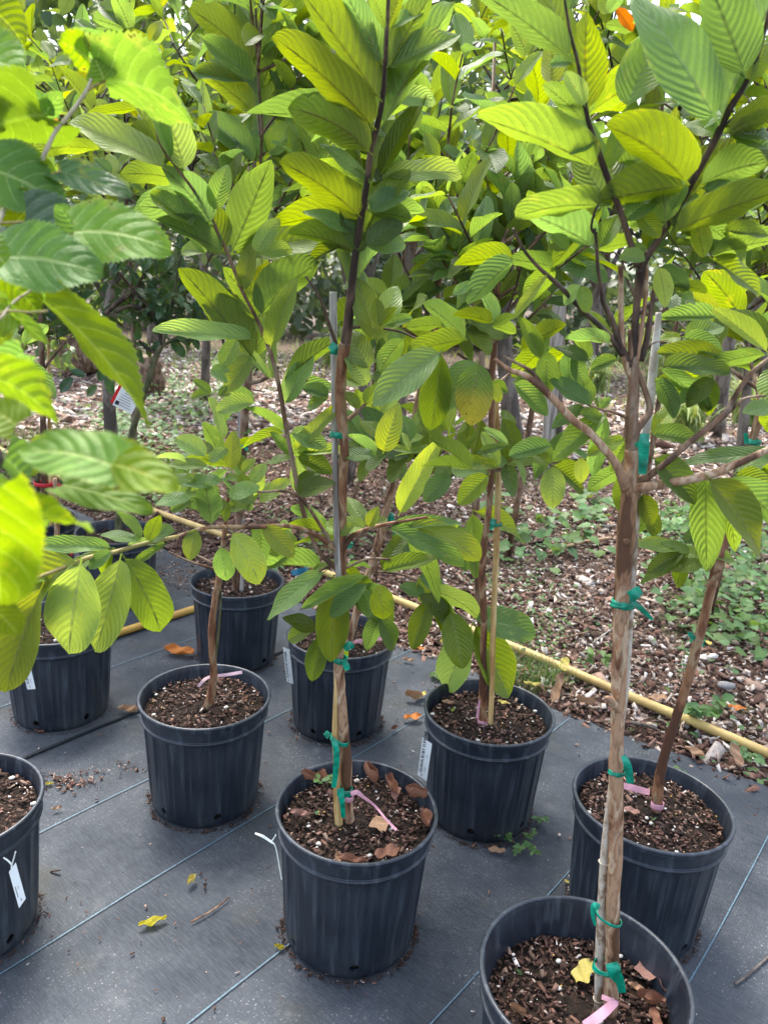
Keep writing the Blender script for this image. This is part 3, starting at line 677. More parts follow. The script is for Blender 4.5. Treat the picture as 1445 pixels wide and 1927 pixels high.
def mulberry_leaf_mesh(name, mat, seed=0, curl=.2, fold=.15, sweep=0.):
    V = []; F = []; UV = []; nu, nv = 44, 5; g = random.Random(seed); ph = g.random() * 6
    for i in range(nu + 1):
        u = i / nu; h = .56 * ((u + .10) ** .42) * max(0, 1 - u) ** .68 * 1.18
        if i == nu: h = .004
        cx = sweep * 4 * u * (1 - u)
        for j in range(-nv, nv + 1):
            v = j / nv; hh = h
            if abs(j) == nv: hh *= 1 + (.065 if i % 2 else -.02)
            x_ = v * hh
            y_ = u - .15 * abs(v) ** 1.5 * (1 - u) ** 3 + .02 * (i % 2) * (abs(j) == nv)
            lat = math.cos(6.283 * 5.5 * (u - .34 * abs(v) ** 1.35))
            z_ = -curl * u ** 2 + curl * .5 * u + fold * abs(x_) + .05 * abs(v) ** 2 * math.sin(u * 9 + ph + (2 if v > 0 else 0)) - .010 * lat * min(1, abs(v) * 3)
            V.append((cx + x_, y_, z_)); UV.append((u, .5 + v / 2))
    w_ = 2 * nv + 1
    for i in range(nu):
        for j in range(2 * nv): a = i * w_ + j; F.append((a, a + 1, a + w_ + 1, a + w_))
    return mesh(name, V, F, mat, uv=UV)

MATS = {'u': M_LEAF, 't': M_LEAF, 'p': M_PALE, 'd': M_DULL, 'D': M_DULL, 'y': M_YG, 'Y': M_YG, 's': M_SPOT, 'o': M_ORANGE, 'M': M_MULB, 'm': M_MULB, 'N': M_MULBD, 'c': M_CITRUS}
LM = {}
def leafmesh(kind, sweep, var):
    mat = MATS[kind]; fam = 'm' if kind in 'MmN' else ('c' if kind == 'c' else 'g')
    key = (mat.name, fam, sweep, var)
    if key not in LM:
        if fam == 'm': LM[key] = mulberry_leaf_mesh('mulberry_leaf', mat, var, curl=(.10, .25, .18)[var % 3], fold=(.12, .3, .05)[var % 3], sweep=sweep * .07)
        else: LM[key] = guava_leaf_mesh('leaf', mat, sweep=sweep * .075, curl=(.12, .28, .45, .05)[var % 4], fold=(.30, .45, .16, .55)[var % 4], wave=(.020, .035, .03, .045)[(var * 3 + 1) % 4], seed=var, twist=(0, .5, -.4, .2)[var % 4], shape=1 if fam == 'c' else 0)
    return LM[key]

def hashf(*a):
    h = 0
    for x in a: h = (h * 1000003 + int(x * 7) + 17) & 0xffffffff
    h ^= h >> 13; h = (h * 0x5bd1e995) & 0xffffffff; h ^= h >> 15
    return (h & 0xffff) / 65535.
UP = Vector((0, 0, 1))
def place_leaf(root, B, T, wpx, kind, arch=0, name='leaf', facing=None):
    """a leaf whose stalk is at B and tip at T, seen wpx photo pixels wide"""
    mid = (B + T) / 2; y = (T - B); Ln = y.length; y.normalize(); v = (CAM - mid).normalized()
    if facing is not None: nrm = facing
    elif kind in 'uDYNm' and not kind == 'N': nrm = -v * .75 + UP * .75
    else: nrm = v * .8 + UP * .5
    z = (nrm - y * nrm.dot(y)).normalized(); x = y.cross(z)
    side = v.cross(y).normalized()                     # in-picture sideways
    c = max(.5, abs(x.dot(side)))
    W_ = px2m(wpx, mid) / c * (1.68 if kind in 'MmN' else .98)
    if kind not in 'MmN': W_ = min(W_, Ln * .54)
    sw = 0
    if arch:
        # wanted bow: up in the picture (right for upright leaves)
        want = _u if abs(y.dot(_u)) < .85 else _r
        sw = arch * (1 if x.dot(want) > 0 else -1)
    hv = int(hashf(B.x * 977, B.z * 977, T.x * 977) * 997)
    me = leafmesh(kind, sw, hv % 4 if kind not in 'MmN' else hv % 3)
    o = bpy.data.objects.new(name, me); COL.objects.link(o)
    o.parent = root
    m = Matrix((x, y, z)).transposed().to_4x4()
    o.matrix_basis = Matrix.Translation(B - root.location) @ m @ Matrix.Diagonal((W_, Ln, (W_ * .5 + Ln * .5), 1))
    return o

TILE = {'a': (0, 0, 3.01), 'b': (480, 0, 3.01), 'c': (960, 0, 2.979), 'd': (0, 480, 3.01), 'e': (480, 480, 3.01), 'f': (960, 480, 2.979), 'g': (0, 960, 3.01), 'h': (480, 960, 3.01), 'i': (960, 960, 2.979)}
def hero(root, data, Yf, jit=.03, tipj=.25, name='leaf', dense=0.):
    """rows: tile bx by tx ty width kind arch [dY] in enlarged-tile pixels of the studied photograph"""
    k = 0
    for row in data.strip().splitlines():
        q = row.split()
        if not q: continue
        ox, oy, s = TILE[q[0]]; bx, by, tx, ty, wd = [float(a) for a in q[1:6]]; kind = q[6]; arch = float(q[7]) if len(q) > 7 else 0
        dY = float(q[8]) if len(q) > 8 else 0
        B2 = (ox + bx / s, oy + by / s); T2 = (ox + tx / s, oy + ty / s)
        r1, r2 = hashf(bx, by, tx), hashf(tx, wd, by)
        Yb = Yf(B2[0], B2[1]) + dY + (r1 - .5) * 2 * jit * (0.4)
        ln = math.hypot(T2[0] - B2[0], T2[1] - B2[1]) / FPX * Yb
        Yt = Yb + ln * tipj * ((r2 - .5) * 2 - (.25 if kind in 'tp' else -.1))
        place_leaf(root, P(B2[0], B2[1], Yb), P(T2[0], T2[1], Yt), wd / s, kind, arch, name); k += 1
        if dense and hashf(wd, ty, bx) < dense:          # the partner leaf of the pair, a little farther back on the same node
            an = (28 + 30 * r1) * (1 if r2 > .5 else -1); c_, s_ = math.cos(R(an)), math.sin(R(an)); dx, dy = T2[0] - B2[0], T2[1] - B2[1]
            T3 = (B2[0] + (dx * c_ - dy * s_) * .92, B2[1] + (dx * s_ + dy * c_) * .92); Yb2 = Yb + .015
            place_leaf(root, P(B2[0], B2[1], Yb2), P(T3[0], T3[1], Yb2 + ln * (.25 + .35 * r1)), wd / s * .9, 'tdpu'[int(r2 * 3.99)] if kind in 'tdps' else 'uDut'[int(r2 * 3.99)], 0, name)
    return k
def stems(root, data, Yf, mat=None, name='branch', knobby=.12, sides=8, collect=None):
    """rows: x,y,widthpx ; ...  in photo pixels"""
    mats = {'bark': M_BARK, 'dark': M_BARKD, 'mid': M_BARKM, 'red': M_BARKR, 'twig': M_TWIGY, 'green': M_BARKG, 'mul': M_MTWIG, 'grey': M_BARKGREY}
    for row in data.strip().splitlines():
        row = row.strip()
        if not row: continue
        nm, mt, rest = row.split(' ', 2)
        pts = []
        for t in rest.split():
            q = [float(a) for a in t.split(',')]
            Y = Yf(q[0], q[1]) + (q[3] if len(q) > 3 else 0); p = P(q[0], q[1], Y); pts.append((p, px2m(q[2], p) / 2))
        V, F = tube(pts, sides, 5, knobby, org=root.location, seed=len(pts))
        link(nm, mesh(nm, V, F, mats[mt]), root)
        if collect is not None: collect.append(pts)

def guava_sprig(root, p0, d0, length, nleaf, leafL, kinds, g, grav=.15, bend=.3, wr=.42, cull=None, leafroot=None):
    """a shoot from p0 in direction d0 with opposite pairs of leaves; returns the polyline"""
    pts = [p0]; d = d0.normalized(); n_ = 7; dirs = [d]
    for i in range(n_):
        d = (d + Vector((g.gauss(0, .08), g.gauss(0, .08), g.gauss(0, .05))) * bend * 2 + UP * bend * .12).normalized()
        pts.append(pts[-1] + d * length / n_); dirs.append(d)
    a0 = g.random() * 3.14
    for i in range(nleaf):
        t = .18 + .82 * (i + 1) / nleaf; k = min(n_ - 1, int(t * n_)); fr = min(1, t * n_ - k); p = pts[k].lerp(pts[k + 1], fr); d = dirs[k]
        a = d.orthogonal().normalized(); b = d.cross(a); an = a0 + i * 1.5708 + g.gauss(0, .25)
        sd = a * math.cos(an) + b * math.sin(an)
        for s in (1, -1):
            if g.random() < .12: continue
            L_ = leafL * g.uniform(.72, 1.12) * (1 if i < nleaf - 1 else .75)
            dirn = (d * g.uniform(.45, .9) + sd * s * 1.0 + UP * g.uniform(-grav, .15)).normalized()
            T = p + dirn * L_
            if cull and cull(T): continue
            nrm = (d * .9 + UP * .8 + Vector((g.gauss(0, .3), g.gauss(0, .3), 0))).normalized()
            y = dirn; z = (nrm - y * nrm.dot(y)).normalized(); x = y.cross(z); W_ = L_ * wr * g.uniform(.85, 1.15)
            me = leafmesh(g.choice(kinds), 0 if g.random() < .5 else g.choice((-1, 1)), g.randrange(4))
            o = bpy.data.objects.new('leaf', me); COL.objects.link(o); o.parent = root
            o.matrix_basis = Matrix.Translation(p - root.location) @ Matrix((x, y, z)).transposed().to_4x4() @ Matrix.Diagonal((W_, L_, (W_ + L_) * .5, 1))
    return pts
def branch_obj(root, pts, r0, r1, mat, name='branch', knobby=.1, sides=7):
    m_ = len(pts); q = [(p, r0 + (r1 - r0) * i / (m_ - 1)) for i, p in enumerate(pts)]
    V, F = tube(q, sides, 2, knobby, org=root.location); return link(name, mesh(name, V, F, mat), root)
def nleaves(root): return sum(1 for c in root.children if c.name.startswith('leaf'))

def soilpt(key, dx=0, dy=0):
    b, t = POTS[key]; return Vector((b.x + dx, b.y + dy, t - .01))
def lerpY(pairs):
    """pairs (py, Y) -> function of py"""
    ys = [p[0] for p in pairs]; Ys = [p[1] for p in pairs]
    return lambda px, py: float(np.interp(py, ys, Ys))

# ---------------------------------------------------------------- tree A : middle front
YA = lerpY([(0, 1.16), (400, 1.32), (700, 1.40), (1000, 1.44), (1560, 1.46)])
tA = empty('guava_tree', P(655, 1555, 1.46), 'tall guava sapling in the middle front pot, its dark straight leader reaching the picture top', 'tree', 'potted guava trees')
stems(tA, '''
trunk bark 660,1560,19 652,1500,21 651,1440,22 646,1380,21 640,1300,19 637,1230,20 640,1150,19 641,1080,20
trunk red 641,1085,20 642,1020,19 645,900,17 648,840,17 642,780,20 641,720,22 646,670,22 650,645,21
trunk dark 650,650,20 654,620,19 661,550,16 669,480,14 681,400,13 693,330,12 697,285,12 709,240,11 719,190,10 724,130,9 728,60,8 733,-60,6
branch mid 641,1075,13 603,1042,9 583,1000,9 566,945,9 553,880,9 539,805,9 524,720,9 508,660,9 488,610,8 470,575,7 455,545,7 430,480,7 405,425,7 385,385,6 340,325,5 300,268,4 290,200,3
branch dark 632,648,8 616,600,7 606,570,6 590,540,5 575,520,4
branch dark 661,616,6 690,616,5 725,619,5 755,625,4 790,640,3
branch red 642,1040,12 662,1010,9 690,996,9 720,988,8 745,983,7 805,973,5
branch mid 655,790,9 672,775,7 690,758,6 715,740,5
branch mid 650,1075,6 640,1075,6 690,1052,5 735,1053,4
branch mid 702,1040,4 708,1060,4 708,1095,3
branch mid 645,1075,7 625,1065,5 600,1075,4
''', YA)
hero(tA, '''
b 725 375 500 -70 140 u 0
b 745 165 650 -70 100 u 0
b 750 165 835 -70 90 u 0
b 745 385 1000 -40 160 u 0
b 718 580 235 -90 240 u 0
b 712 735 1120 15 205 u -.6
b 685 738 112 200 215 u 1
b 665 880 240 578 190 u 1
b 690 1015 966 518 120 d 0
b 635 1030 368 790 85 p 0
b 606 1238 148 905 195 u 1
b 645 1200 882 958 120 t 0
b 622 1400 832 1240 165 d 0
b 592 1335 278 1178 95 t .5
b 585 1440 212 1305 150 u 1
b 590 1440 500 1130 120 d 0
b 660 1040 500 970 100 u 0
b 640 1200 880 1080 130 d .4
b 600 1130 560 760 170 u 0 .06
b 650 900 500 560 150 d 0 .07
b 680 700 430 420 120 u 0 .08
b 730 560 980 330 110 t 0 .05
a 1055 975 915 560 225 Y 0
a 975 915 845 525 80 d 0
a 950 965 385 675 175 y 1
a 1210 1275 928 925 220 u 0
a 1110 1295 850 1090 120 d .5
a 1275 1445 900 1225 190 D 0
a 1310 1445 1525 905 235 u .5
a 1210 1200 1290 930 130 t 0
b 5 1440 135 1240 100 p 1
e 20 355 360 38 215 D 1
e 85 535 243 128 130 p .5
e 20 360 -170 60 200 D 0
d 1450 600 1032 68 200 D 0
d 1370 210 1420 -70 110 p .5
e 150 722 472 448 95 D -.8
e 160 855 330 555 130 p 0
e 100 715 -95 480 55 p 0
d 1450 482 865 422 110 p 1
d 1430 560 1282 775 130 p 0
d 1450 840 1228 888 105 p 1
e 175 1005 -60 850 70 u .5
e 215 1125 492 842 85 p .5
e 190 1005 408 1090 110 p .6
e 220 1150 90 1000 60 t 0
e 655 655 492 395 160 p 0
e 690 500 575 120 160 p 0
e 640 742 518 555 120 p 0
e 700 405 690 245 115 D 0 -.05
e 730 400 890 355 70 t .5
e 590 875 515 770 80 t 0
e 690 1142 458 1130 80 t .6
e 725 1125 812 842 145 p 0
e 665 770 700 720 60 D 0
e 620 850 690 735 90 D 0
e 425 800 268 752 80 t .4
e 230 1140 440 1240 110 t .4
e 230 1360 450 1285 120 d .4
e 880 1110 755 1085 40 t 0
e 810 1480 1043 1043 135 p 0
h 640 100 380 92 105 p .4
h 640 100 700 -20 110 p 0
h 480 152 560 70 50 p 0
h 860 78 1302 268 140 p 1
h 740 105 1200 302 95 d .8
h 708 345 1032 275 100 t .3
h 412 122 145 95 75 u .4
h 472 175 212 180 38 u .2
h 410 338 32 618 130 p .2
h 495 290 295 350 50 t .5
h 445 365 432 862 190 t 0 -.02
h 655 362 265 555 85 t -.2 -.05
h 645 412 415 602 105 t -.2 -.06
h 690 410 738 635 175 t 0 -.05
h 600 430 645 610 90 u 0
h 515 312 600 430 110 u 0
h 705 600 795 800 115 d 0
h 350 675 168 598 105 d -.4
h 378 692 325 970 120 d 0
h 250 215 20 85 110 p 0
h 150 270 -20 100 110 t 0
''', YA, jit=.05, dense=.75)
# nodes along the leader get their paired leaves behind the ones seen first
gA = random.Random(4)
for (px_, py_) in [(724, 130), (705, 260), (690, 345), (672, 470), (660, 550)]:
    for s in (-1, 1):
        p = P(px_, py_, YA(px_, py_)); d = (UP * .7 + Vector((s * .35, .8, 0))).normalized(); T = p + d * .16
        place_leaf(tA, p, T, 55, 'u', 0)

# low left branch of tree A, coming towards the camera
def YL(px, py): return float(np.interp(px, [0, 250, 480, 640], [1.02, 1.14, 1.28, 1.44]))
stems(tA, '''
branch red 640,1045,12 600,1010,10 545,990,9 480,992,9 400,992,8 360,1001,8 335,1010,8
branch twig 335,1010,9 276,1022,9 213,1040,9 166,1050,9 115,1070,8 43,1098,7 -20,1120,6
branch mid 640,1060,8 610,1000,8 556,930,6 480,925,5 430,905,4
''', YL)
hero(tA, '''
g 255 402 5 1062 250 p 0 -.05
g 465 272 372 862 300 p 0 -.04
g 690 245 532 812 235 p .6 -.03
g 655 215 165 200 100 t .3
g 800 182 560 125 70 t .4
g 842 185 900 20 155 D 0
g 1105 98 1075 285 260 p 0
g 950 190 742 315 50 t .3
g 1310 112 1490 425 170 p 0 -.03
g 1245 200 1290 412 120 t 0
g 1200 90 1165 -165 190 u 0 -.02
g 1000 120 850 140 90 t 0
g 640 230 500 330 80 t 0
g 150 370 90 300 80 t 0
h 30 85 225 265 120 p 0
d 1310 1222 1325 995 100 p 0
d 1175 1145 998 1030 110 p .3
d 1062 1172 878 1140 42 Y .5
d 1190 1200 948 1185 65 p .3
d 1300 1210 1060 1130 50 u .5
d 1180 1170 1280 1095 100 p 0
d 1372 1232 1450 1155 90 p 0
d 1270 1285 1012 1292 85 t .4
d 1365 1270 1270 1255 80 p 0
d 1095 1380 866 1400 85 p .4
d 1270 1340 930 1345 90 p .4
d 1290 1370 1460 1300 90 p 0
d 1450 1400 1280 1330 100 p 0
d 1300 1400 1180 1450 80 t 0
d 1100 1400 960 1440 70 t 0
d 1420 1300 1500 1180 80 p 0
d 1120 1260 870 1300 70 t .4
d 1360 1230 1400 1350 70 u 0
d 1190 650 1290 722 60 t 0
d 1200 790 1095 705 50 t .4
d 1240 800 1290 740 70 t 0
e -100 470 -190 640 120 t 0
''', YL, jit=.05, dense=.6)

# ---------------------------------------------------------------- tree G : right, nearest
YG = lerpY([(0, .90), (300, .97), (550, 1.03), (900, 1.05), (1930, 1.045)])
tG = empty('guava_tree', P(1150, 1885, 1.045), 'nearest guava sapling on the right, pale mottled trunk forking into many dark stems', 'tree', 'potted guava trees')
YGl = YG
stems(tG, '''
trunk bark 1147,1905,28 1150,1860,28 1152,1780,25 1153,1700,26 1158,1600,24 1159,1500,28 1158,1440,27 1161,1380,26 1163,1320,27 1164,1250,30 1168,1150,31 1172,1080,31 1178,1000,33 1184,930,33 1187,880,32 1189,845,28
branch mid 1188,865,28 1190,820,26 1190,780,23 1192,720,20 1190,680,17 1187,650,12 1184,620,8
branch bark 1178,920,22 1168,893,18,-.02 1150,862,16,-.03 1110,815,15,-.03 1077,790,14,-.03 1045,755,14,-.03 1027,737,14,-.03 1010,722,14,-.03 985,705,12,-.02 960,697,10,-.02 930,676,7,-.02
branch mid 1027,733,9 1000,700,8 975,685,6 950,672,5
branch bark 1190,920,22 1210,917,19,-.02 1250,910,17,-.03 1295,903,16,-.04 1340,892,15,-.04 1376,877,15,-.04 1415,860,13,-.04 1480,830,11,-.04
branch mid 1200,910,17 1225,892,14,-.02 1260,865,13,-.03 1300,830,13,-.03 1340,798,13,-.03 1362,780,15,-.03 1375,760,12 1393,728,9 1415,700,8 1450,672,8 1490,640,7
branch mid 1345,800,7 1375,772,6 1400,750,5 1440,745,4
branch mid 1195,812,14 1212,790,15 1222,772,14 1215,740,12 1200,700,11 1190,668,12
branch bark 1192,720,15 1180,690,15 1172,655,12 1168,600,11 1168,560,10 1167,500,9
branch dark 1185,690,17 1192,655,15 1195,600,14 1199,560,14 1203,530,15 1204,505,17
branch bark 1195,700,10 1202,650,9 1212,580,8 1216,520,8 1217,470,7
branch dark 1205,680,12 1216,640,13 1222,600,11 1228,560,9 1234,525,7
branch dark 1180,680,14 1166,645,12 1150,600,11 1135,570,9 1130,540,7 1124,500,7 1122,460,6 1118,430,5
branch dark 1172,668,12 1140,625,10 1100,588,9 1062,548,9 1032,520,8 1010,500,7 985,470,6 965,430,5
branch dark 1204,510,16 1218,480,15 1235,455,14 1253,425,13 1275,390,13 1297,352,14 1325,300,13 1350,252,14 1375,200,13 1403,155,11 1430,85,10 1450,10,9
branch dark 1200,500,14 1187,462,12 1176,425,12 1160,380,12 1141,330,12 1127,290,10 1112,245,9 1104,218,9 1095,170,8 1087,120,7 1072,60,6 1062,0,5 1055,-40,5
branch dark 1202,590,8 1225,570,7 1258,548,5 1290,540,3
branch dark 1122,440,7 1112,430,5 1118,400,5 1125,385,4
branch mid 1178,785,7 1150,775,4 1120,768,4 1100,758,3
branch dark 1210,660,4 1230,645,3 1255,640,2
''', YG)
kn = P(1180, 1020, 1.045 - .012)
link('knot', blob_mesh('knot', M_BARKR, 3), tG, kn - tG.location).scale = (.007, .004, .009)
kn = P(1152, 1325, 1.03); o_ = link('snag', mesh('snag', *tube([(P(1163, 1335, 1.045) - tG.location, .008), (P(1148, 1318, 1.03) - tG.location, .006), (P(1140, 1312, 1.02) - tG.location, .002)], 6, 3), M_BARK), tG)
link('bark_split', mesh('bark_split', *tube([(P(1167, 1200, 1.03) - tG.location, .001), (P(1164, 1225, 1.027) - tG.location, .004), (P(1163, 1250, 1.026) - tG.location, .005), (P(1168, 1275, 1.03) - tG.location, .001)], 6, 3), M_BARKR), tG)
hero(tG, '''
c 352 345 -170 -60 175 u .4
c 440 640 435 78 235 u -1
c 645 620 862 165 250 t -.6 -.02
c 500 952 -190 650 215 u 1
c 540 960 700 560 120 t 0
c 640 1150 760 720 200 t 0 .03
c 1000 1040 535 700 310 u 1.6 -.06
c 1170 700 715 -90 320 t -.5 -.06
c 1320 440 1110 -120 330 D 0 -.03
c 1205 750 1500 590 140 u .5
c 1215 760 1530 640 160 u -.3
c 1050 1050 1418 890 150 u .5
c 900 1310 1520 1055 190 u .5 -.03
c 870 1275 835 730 210 u 0 -.02
c 625 1245 855 1025 160 t -.8
c 480 1395 48 1185 205 u 1
c 570 1175 345 830 180 p 0 .02
c 525 1155 25 1205 150 u 1.6
c 490 1400 605 1200 120 t 0
c 325 1400 240 1310 140 t 0
c 230 475 235 175 140 Y 0 .1
c 100 320 0 110 120 u 0 .1
c 425 695 185 468 115 u .6
c 420 600 305 400 95 p 0
c 540 80 650 -80 140 u 0 .05
c 325 65 375 -80 95 d 0
c 690 180 590 40 65 o 0 .1
c 680 130 815 85 90 u .8 .05
c 1030 1225 1090 1445 175 u 0
c 1110 1440 1500 1335 120 u .5
c 1180 1290 1450 1325 85 d .5
c 900 1180 980 1000 130 t 0
c 700 1180 840 1330 130 t 0
c 760 1380 620 1445 90 p .4
c 1340 470 1445 230 150 t 0
c 1160 760 1080 560 150 d 0 .04
c 880 1300 1000 1120 110 u 0
c 760 1400 900 1350 100 d .4
c 480 760 330 860 90 t 0
c 560 1040 700 900 150 u 0 .04
c 380 350 250 230 120 d 0 .05
c 1290 520 1180 330 120 u 0 .05
f 395 165 432 325 200 t 0 -.04
f 760 30 615 0 110 p .4 -.05
f 250 70 -10 20 130 D .4
f 215 95 5 362 60 y -.4 -.03
f 825 60 880 290 110 Y 0 -.04
f 905 190 1085 190 100 D 1.6
f 900 200 975 70 90 D 0
f 1195 350 848 345 90 t .5 .05
f 960 460 830 470 110 t 0 .05
f 1200 585 820 545 90 t .8 .03
f 960 460 1200 560 130 t .6 .05
f 835 625 1242 655 110 d 1 -.02
f 808 690 930 905 115 D 1
f 1135 680 980 845 130 d -.3
f 1120 670 930 840 80 t 0
f 1450 555 1148 290 90 y -.2 -.04
f 605 585 452 640 100 d .8 .02
f 570 495 305 470 80 u 1 -.02
f 450 590 250 500 80 d -.5
f 50 540 305 385 150 D .4
f 455 850 222 700 105 t 1
f 425 850 222 965 90 d .5
f 380 885 528 940 80 t .8
f 500 865 558 795 50 t 0
f 10 710 208 905 110 t .5
f 200 520 205 790 130 t 0
f 320 530 330 715 120 t 0
f 340 560 420 740 90 t 0
f 540 880 228 1145 120 t -.5
f 650 1030 430 1125 85 t .6
f 240 1065 -10 1125 100 t .4
f 235 1172 238 1425 195 p 0
f 392 1128 400 1282 165 p 0
f 780 1005 1060 1040 110 t .6
f 1510 1130 960 1148 110 t .5
f 790 1130 1052 1395 170 d .4
f 1090 1230 1440 1690 210 p 0 -.04
f 1200 1240 1560 1530 130 u 0 -.04
f 1250 1225 1500 1350 130 t .5
f 1480 850 1305 880 160 p 0 -.04
f 640 1200 600 1445 100 t .3
f 740 1330 790 1520 130 t 0
f 230 1170 60 1080 90 t 0
f 170 590 60 350 90 t 0
e 1480 20 1205 282 150 u .8
e 1350 390 1120 330 125 D .8
e 1340 400 1480 330 110 D 0
e 1240 165 1120 222 90 t .6
e 1330 720 1392 832 80 p 0
e 1262 590 1218 978 225 s 0 -.02
e 1200 482 862 555 125 u .8
e 1062 538 668 850 200 p .3 -.03
e 1070 400 858 412 90 D .8
e 850 470 690 650 110 D 0
e 1385 1205 1140 1165 80 d .5
e 1330 1240 1150 1412 125 t 0
e 1120 1242 952 1392 150 t 0
e 1235 1215 980 1030 90 D .6
e 1440 1080 1250 1120 50 d .4
''', YG, jit=.04, dense=.8)
# leaves of tree G that reach across to the middle sit on the long left limb
for o_ in list(tG.children): pass

# ---------------------------------------------------------------- tree C, E, F, B, J (behind)
YC = lerpY([(0, 2.0), (600, 2.22), (1230, 2.34)])
tC = empty('guava_tree', P(655, 1215, 2.34), 'leaning guava sapling behind the middle one, trunk slanting to the right', 'tree', 'potted guava trees')
stems(tC, '''
trunk bark 650,1222,16 658,1200,15 672,1150,15 690,1090,15 705,1050,15 718,1000,16 729,950,15 745,900,15 762,850,15 778,800,16 790,750,17 798,710,16 808,670,14 818,620,12 825,560,10 830,480,8 838,400,6 842,320,5
branch mid 765,722,5 800,720,5 850,722,5 900,720,4 950,720,3
branch mid 660,960,6 672,915,6 690,870,6 700,820,5 708,780,4
branch mid 700,730,5 706,690,5 712,640,4
branch mid 690,850,5 730,870,5 755,885,5
branch mid 700,1075,5 750,1080,5 790,1095,6 820,1120,6 850,1145,5 890,1173,4 900,1190,3
branch dark 818,620,8 790,560,6 760,500,5 740,440,4 735,380,3
branch dark 820,600,8 850,540,6 880,470,5 905,400,4 915,330,3
branch mid 760,870,6 720,850,5 690,830,4
branch dark 825,560,6 812,480,5 800,400,4 790,330,3
''', YC)
hero(tC, '''
e 680 640 945 125 135 p .3
e 760 290 1022 68 130 t .6
e 800 290 1085 175 120 d .5
e 955 345 735 400 75 u .5
h 1230 0 1255 395 130 d 0
h 1150 70 1200 345 130 d 0
e 760 260 590 140 120 p 0
e 1045 1000 830 840 110 D .7
e 1045 1005 1120 800 160 d 0
e 870 1190 800 980 110 d 0
e 760 740 870 580 100 d 0
''', YC, dense=.9)
hero(tC, '''
h 990 490 888 788 125 t .3
h 988 455 1285 588 130 Y .6
h 1105 560 1178 902 172 t 0
h 965 485 818 428 95 t .5
h 1090 605 935 480 120 d 0
h 920 375 1070 445 100 d .5
h 1232 615 1600 695 175 d .5
h 1235 635 1440 1062 215 t 0
h 930 250 785 180 90 d .4
h 760 130 930 300 60 d 0
''', lambda x, y: 1.95, dense=.5)
YE = lerpY([(0, 1.7), (600, 1.85), (1360, 1.92)])
tE = empty('guava_tree', P(908, 1365, 1.915), 'thin straight guava sapling tied to a yellow bamboo cane', 'tree', 'potted guava trees')
stems(tE, '''
trunk red 909,1368,16 907,1340,16 909,1290,16 909,1230,13 910,1180,12 909,1130,13 907,1080,13 910,1030,13 917,980,12 922,930,12 923,860,12 925,780,12 926,700,13 930,650,11 932,600,9 935,560,9 936,520,8 940,460,6
branch dark 926,660,9 880,652,8 845,648,7 810,640,5 770,650,4
branch mid 936,868,5 905,872,5 870,880,6 840,900,5 800,918,5
branch mid 1160,862,4 1060,868,5 980,878,6 940,885,6 890,893,5 853,893,4
branch dark 925,700,8 900,690,6 860,665,5
branch dark 932,650,6 950,600,5 970,540,4 985,480,3
''', YE)
YF = lerpY([(0, 1.40), (600, 1.50), (1530, 1.56)])
tF = empty('guava_tree', P(1235, 1518, 1.56), 'guava sapling at right with smooth reddish trunk leaning to the right', 'tree', 'potted guava trees')
stems(tF, '''
trunk red 1234,1525,20 1237,1490,21 1243,1450,19 1256,1400,18 1272,1350,18 1288,1300,18 1302,1250,19 1312,1210,20 1325,1160,18 1337,1110,18 1346,1075,20 1356,1030,17 1372,980,16 1390,930,15 1404,880,15 1416,830,15 1432,770,13 1450,700,12
branch mid 1352,1060,5 1335,1050,5 1310,1040,4
branch mid 1395,920,6 1370,890,5 1340,870,4 1290,865,3
''', YF)
hero(tF, '''
i 970 222 712 198 75 p .5 
i 1145 100 975 185 115 d 1
i 1150 130 1040 250 80 D .5
i 990 235 768 345 95 d .5
i 1085 290 912 330 85 t -.5
i 1000 240 712 400 90 d -.3
i 1090 240 1260 290 70 t .5
i 765 0 822 145 125 d 0
i 1010 240 860 180 60 t .5
i 1180 60 1010 60 130 t 0
i 1445 60 1380 -80 120 u 0
''', YF, dense=.7)
YB = lerpY([(900, 1.80), (1330, 1.90)])
tB = empty('guava_tree', P(395, 1325, 1.90), 'young guava sapling with a bare bent orange brown stem', 'tree', 'potted guava trees')
stems(tB, '''
trunk red 391,1332,18 397,1310,17 402,1280,15 401,1240,15 399,1200,15 401,1160,14 407,1120,13 413,1085,12 420,1030,10 425,980,8 430,930,6 428,890,5
branch green 400,1275,6 408,1220,6 414,1160,5 416,1110,4
''', YB)
gB = random.Random(8)
YJ = lerpY([(0, 2.5), (700, 2.7), (1115, 2.76)])
tJ = empty('guava_tree', P(443, 1112, 2.76), 'guava sapling with split caned trunk in the farthest back pot of the row', 'tree', 'potted guava trees')
stems(tJ, '''
trunk mid 443,1118,14 445,1090,14 448,1040,14 450,980,14 453,920,14 457,860,15 460,800,15 463,750,15 467,712,17 465,680,12 462,640,10 464,600,9 470,540,8 478,470,7 486,390,6 491,300,5 493,230,5 487,160,5 484,80,4 480,-20,4
branch mid 470,720,11 490,716,9 508,706,8 525,690,6
branch mid 455,560,7 432,580,6 400,590,5
branch dark 440,690,5 425,660,5 408,600,5 395,570,6 375,540,5 350,500,4
branch dark 470,540,6 500,470,5 520,400,4 530,330,3
''', YJ)
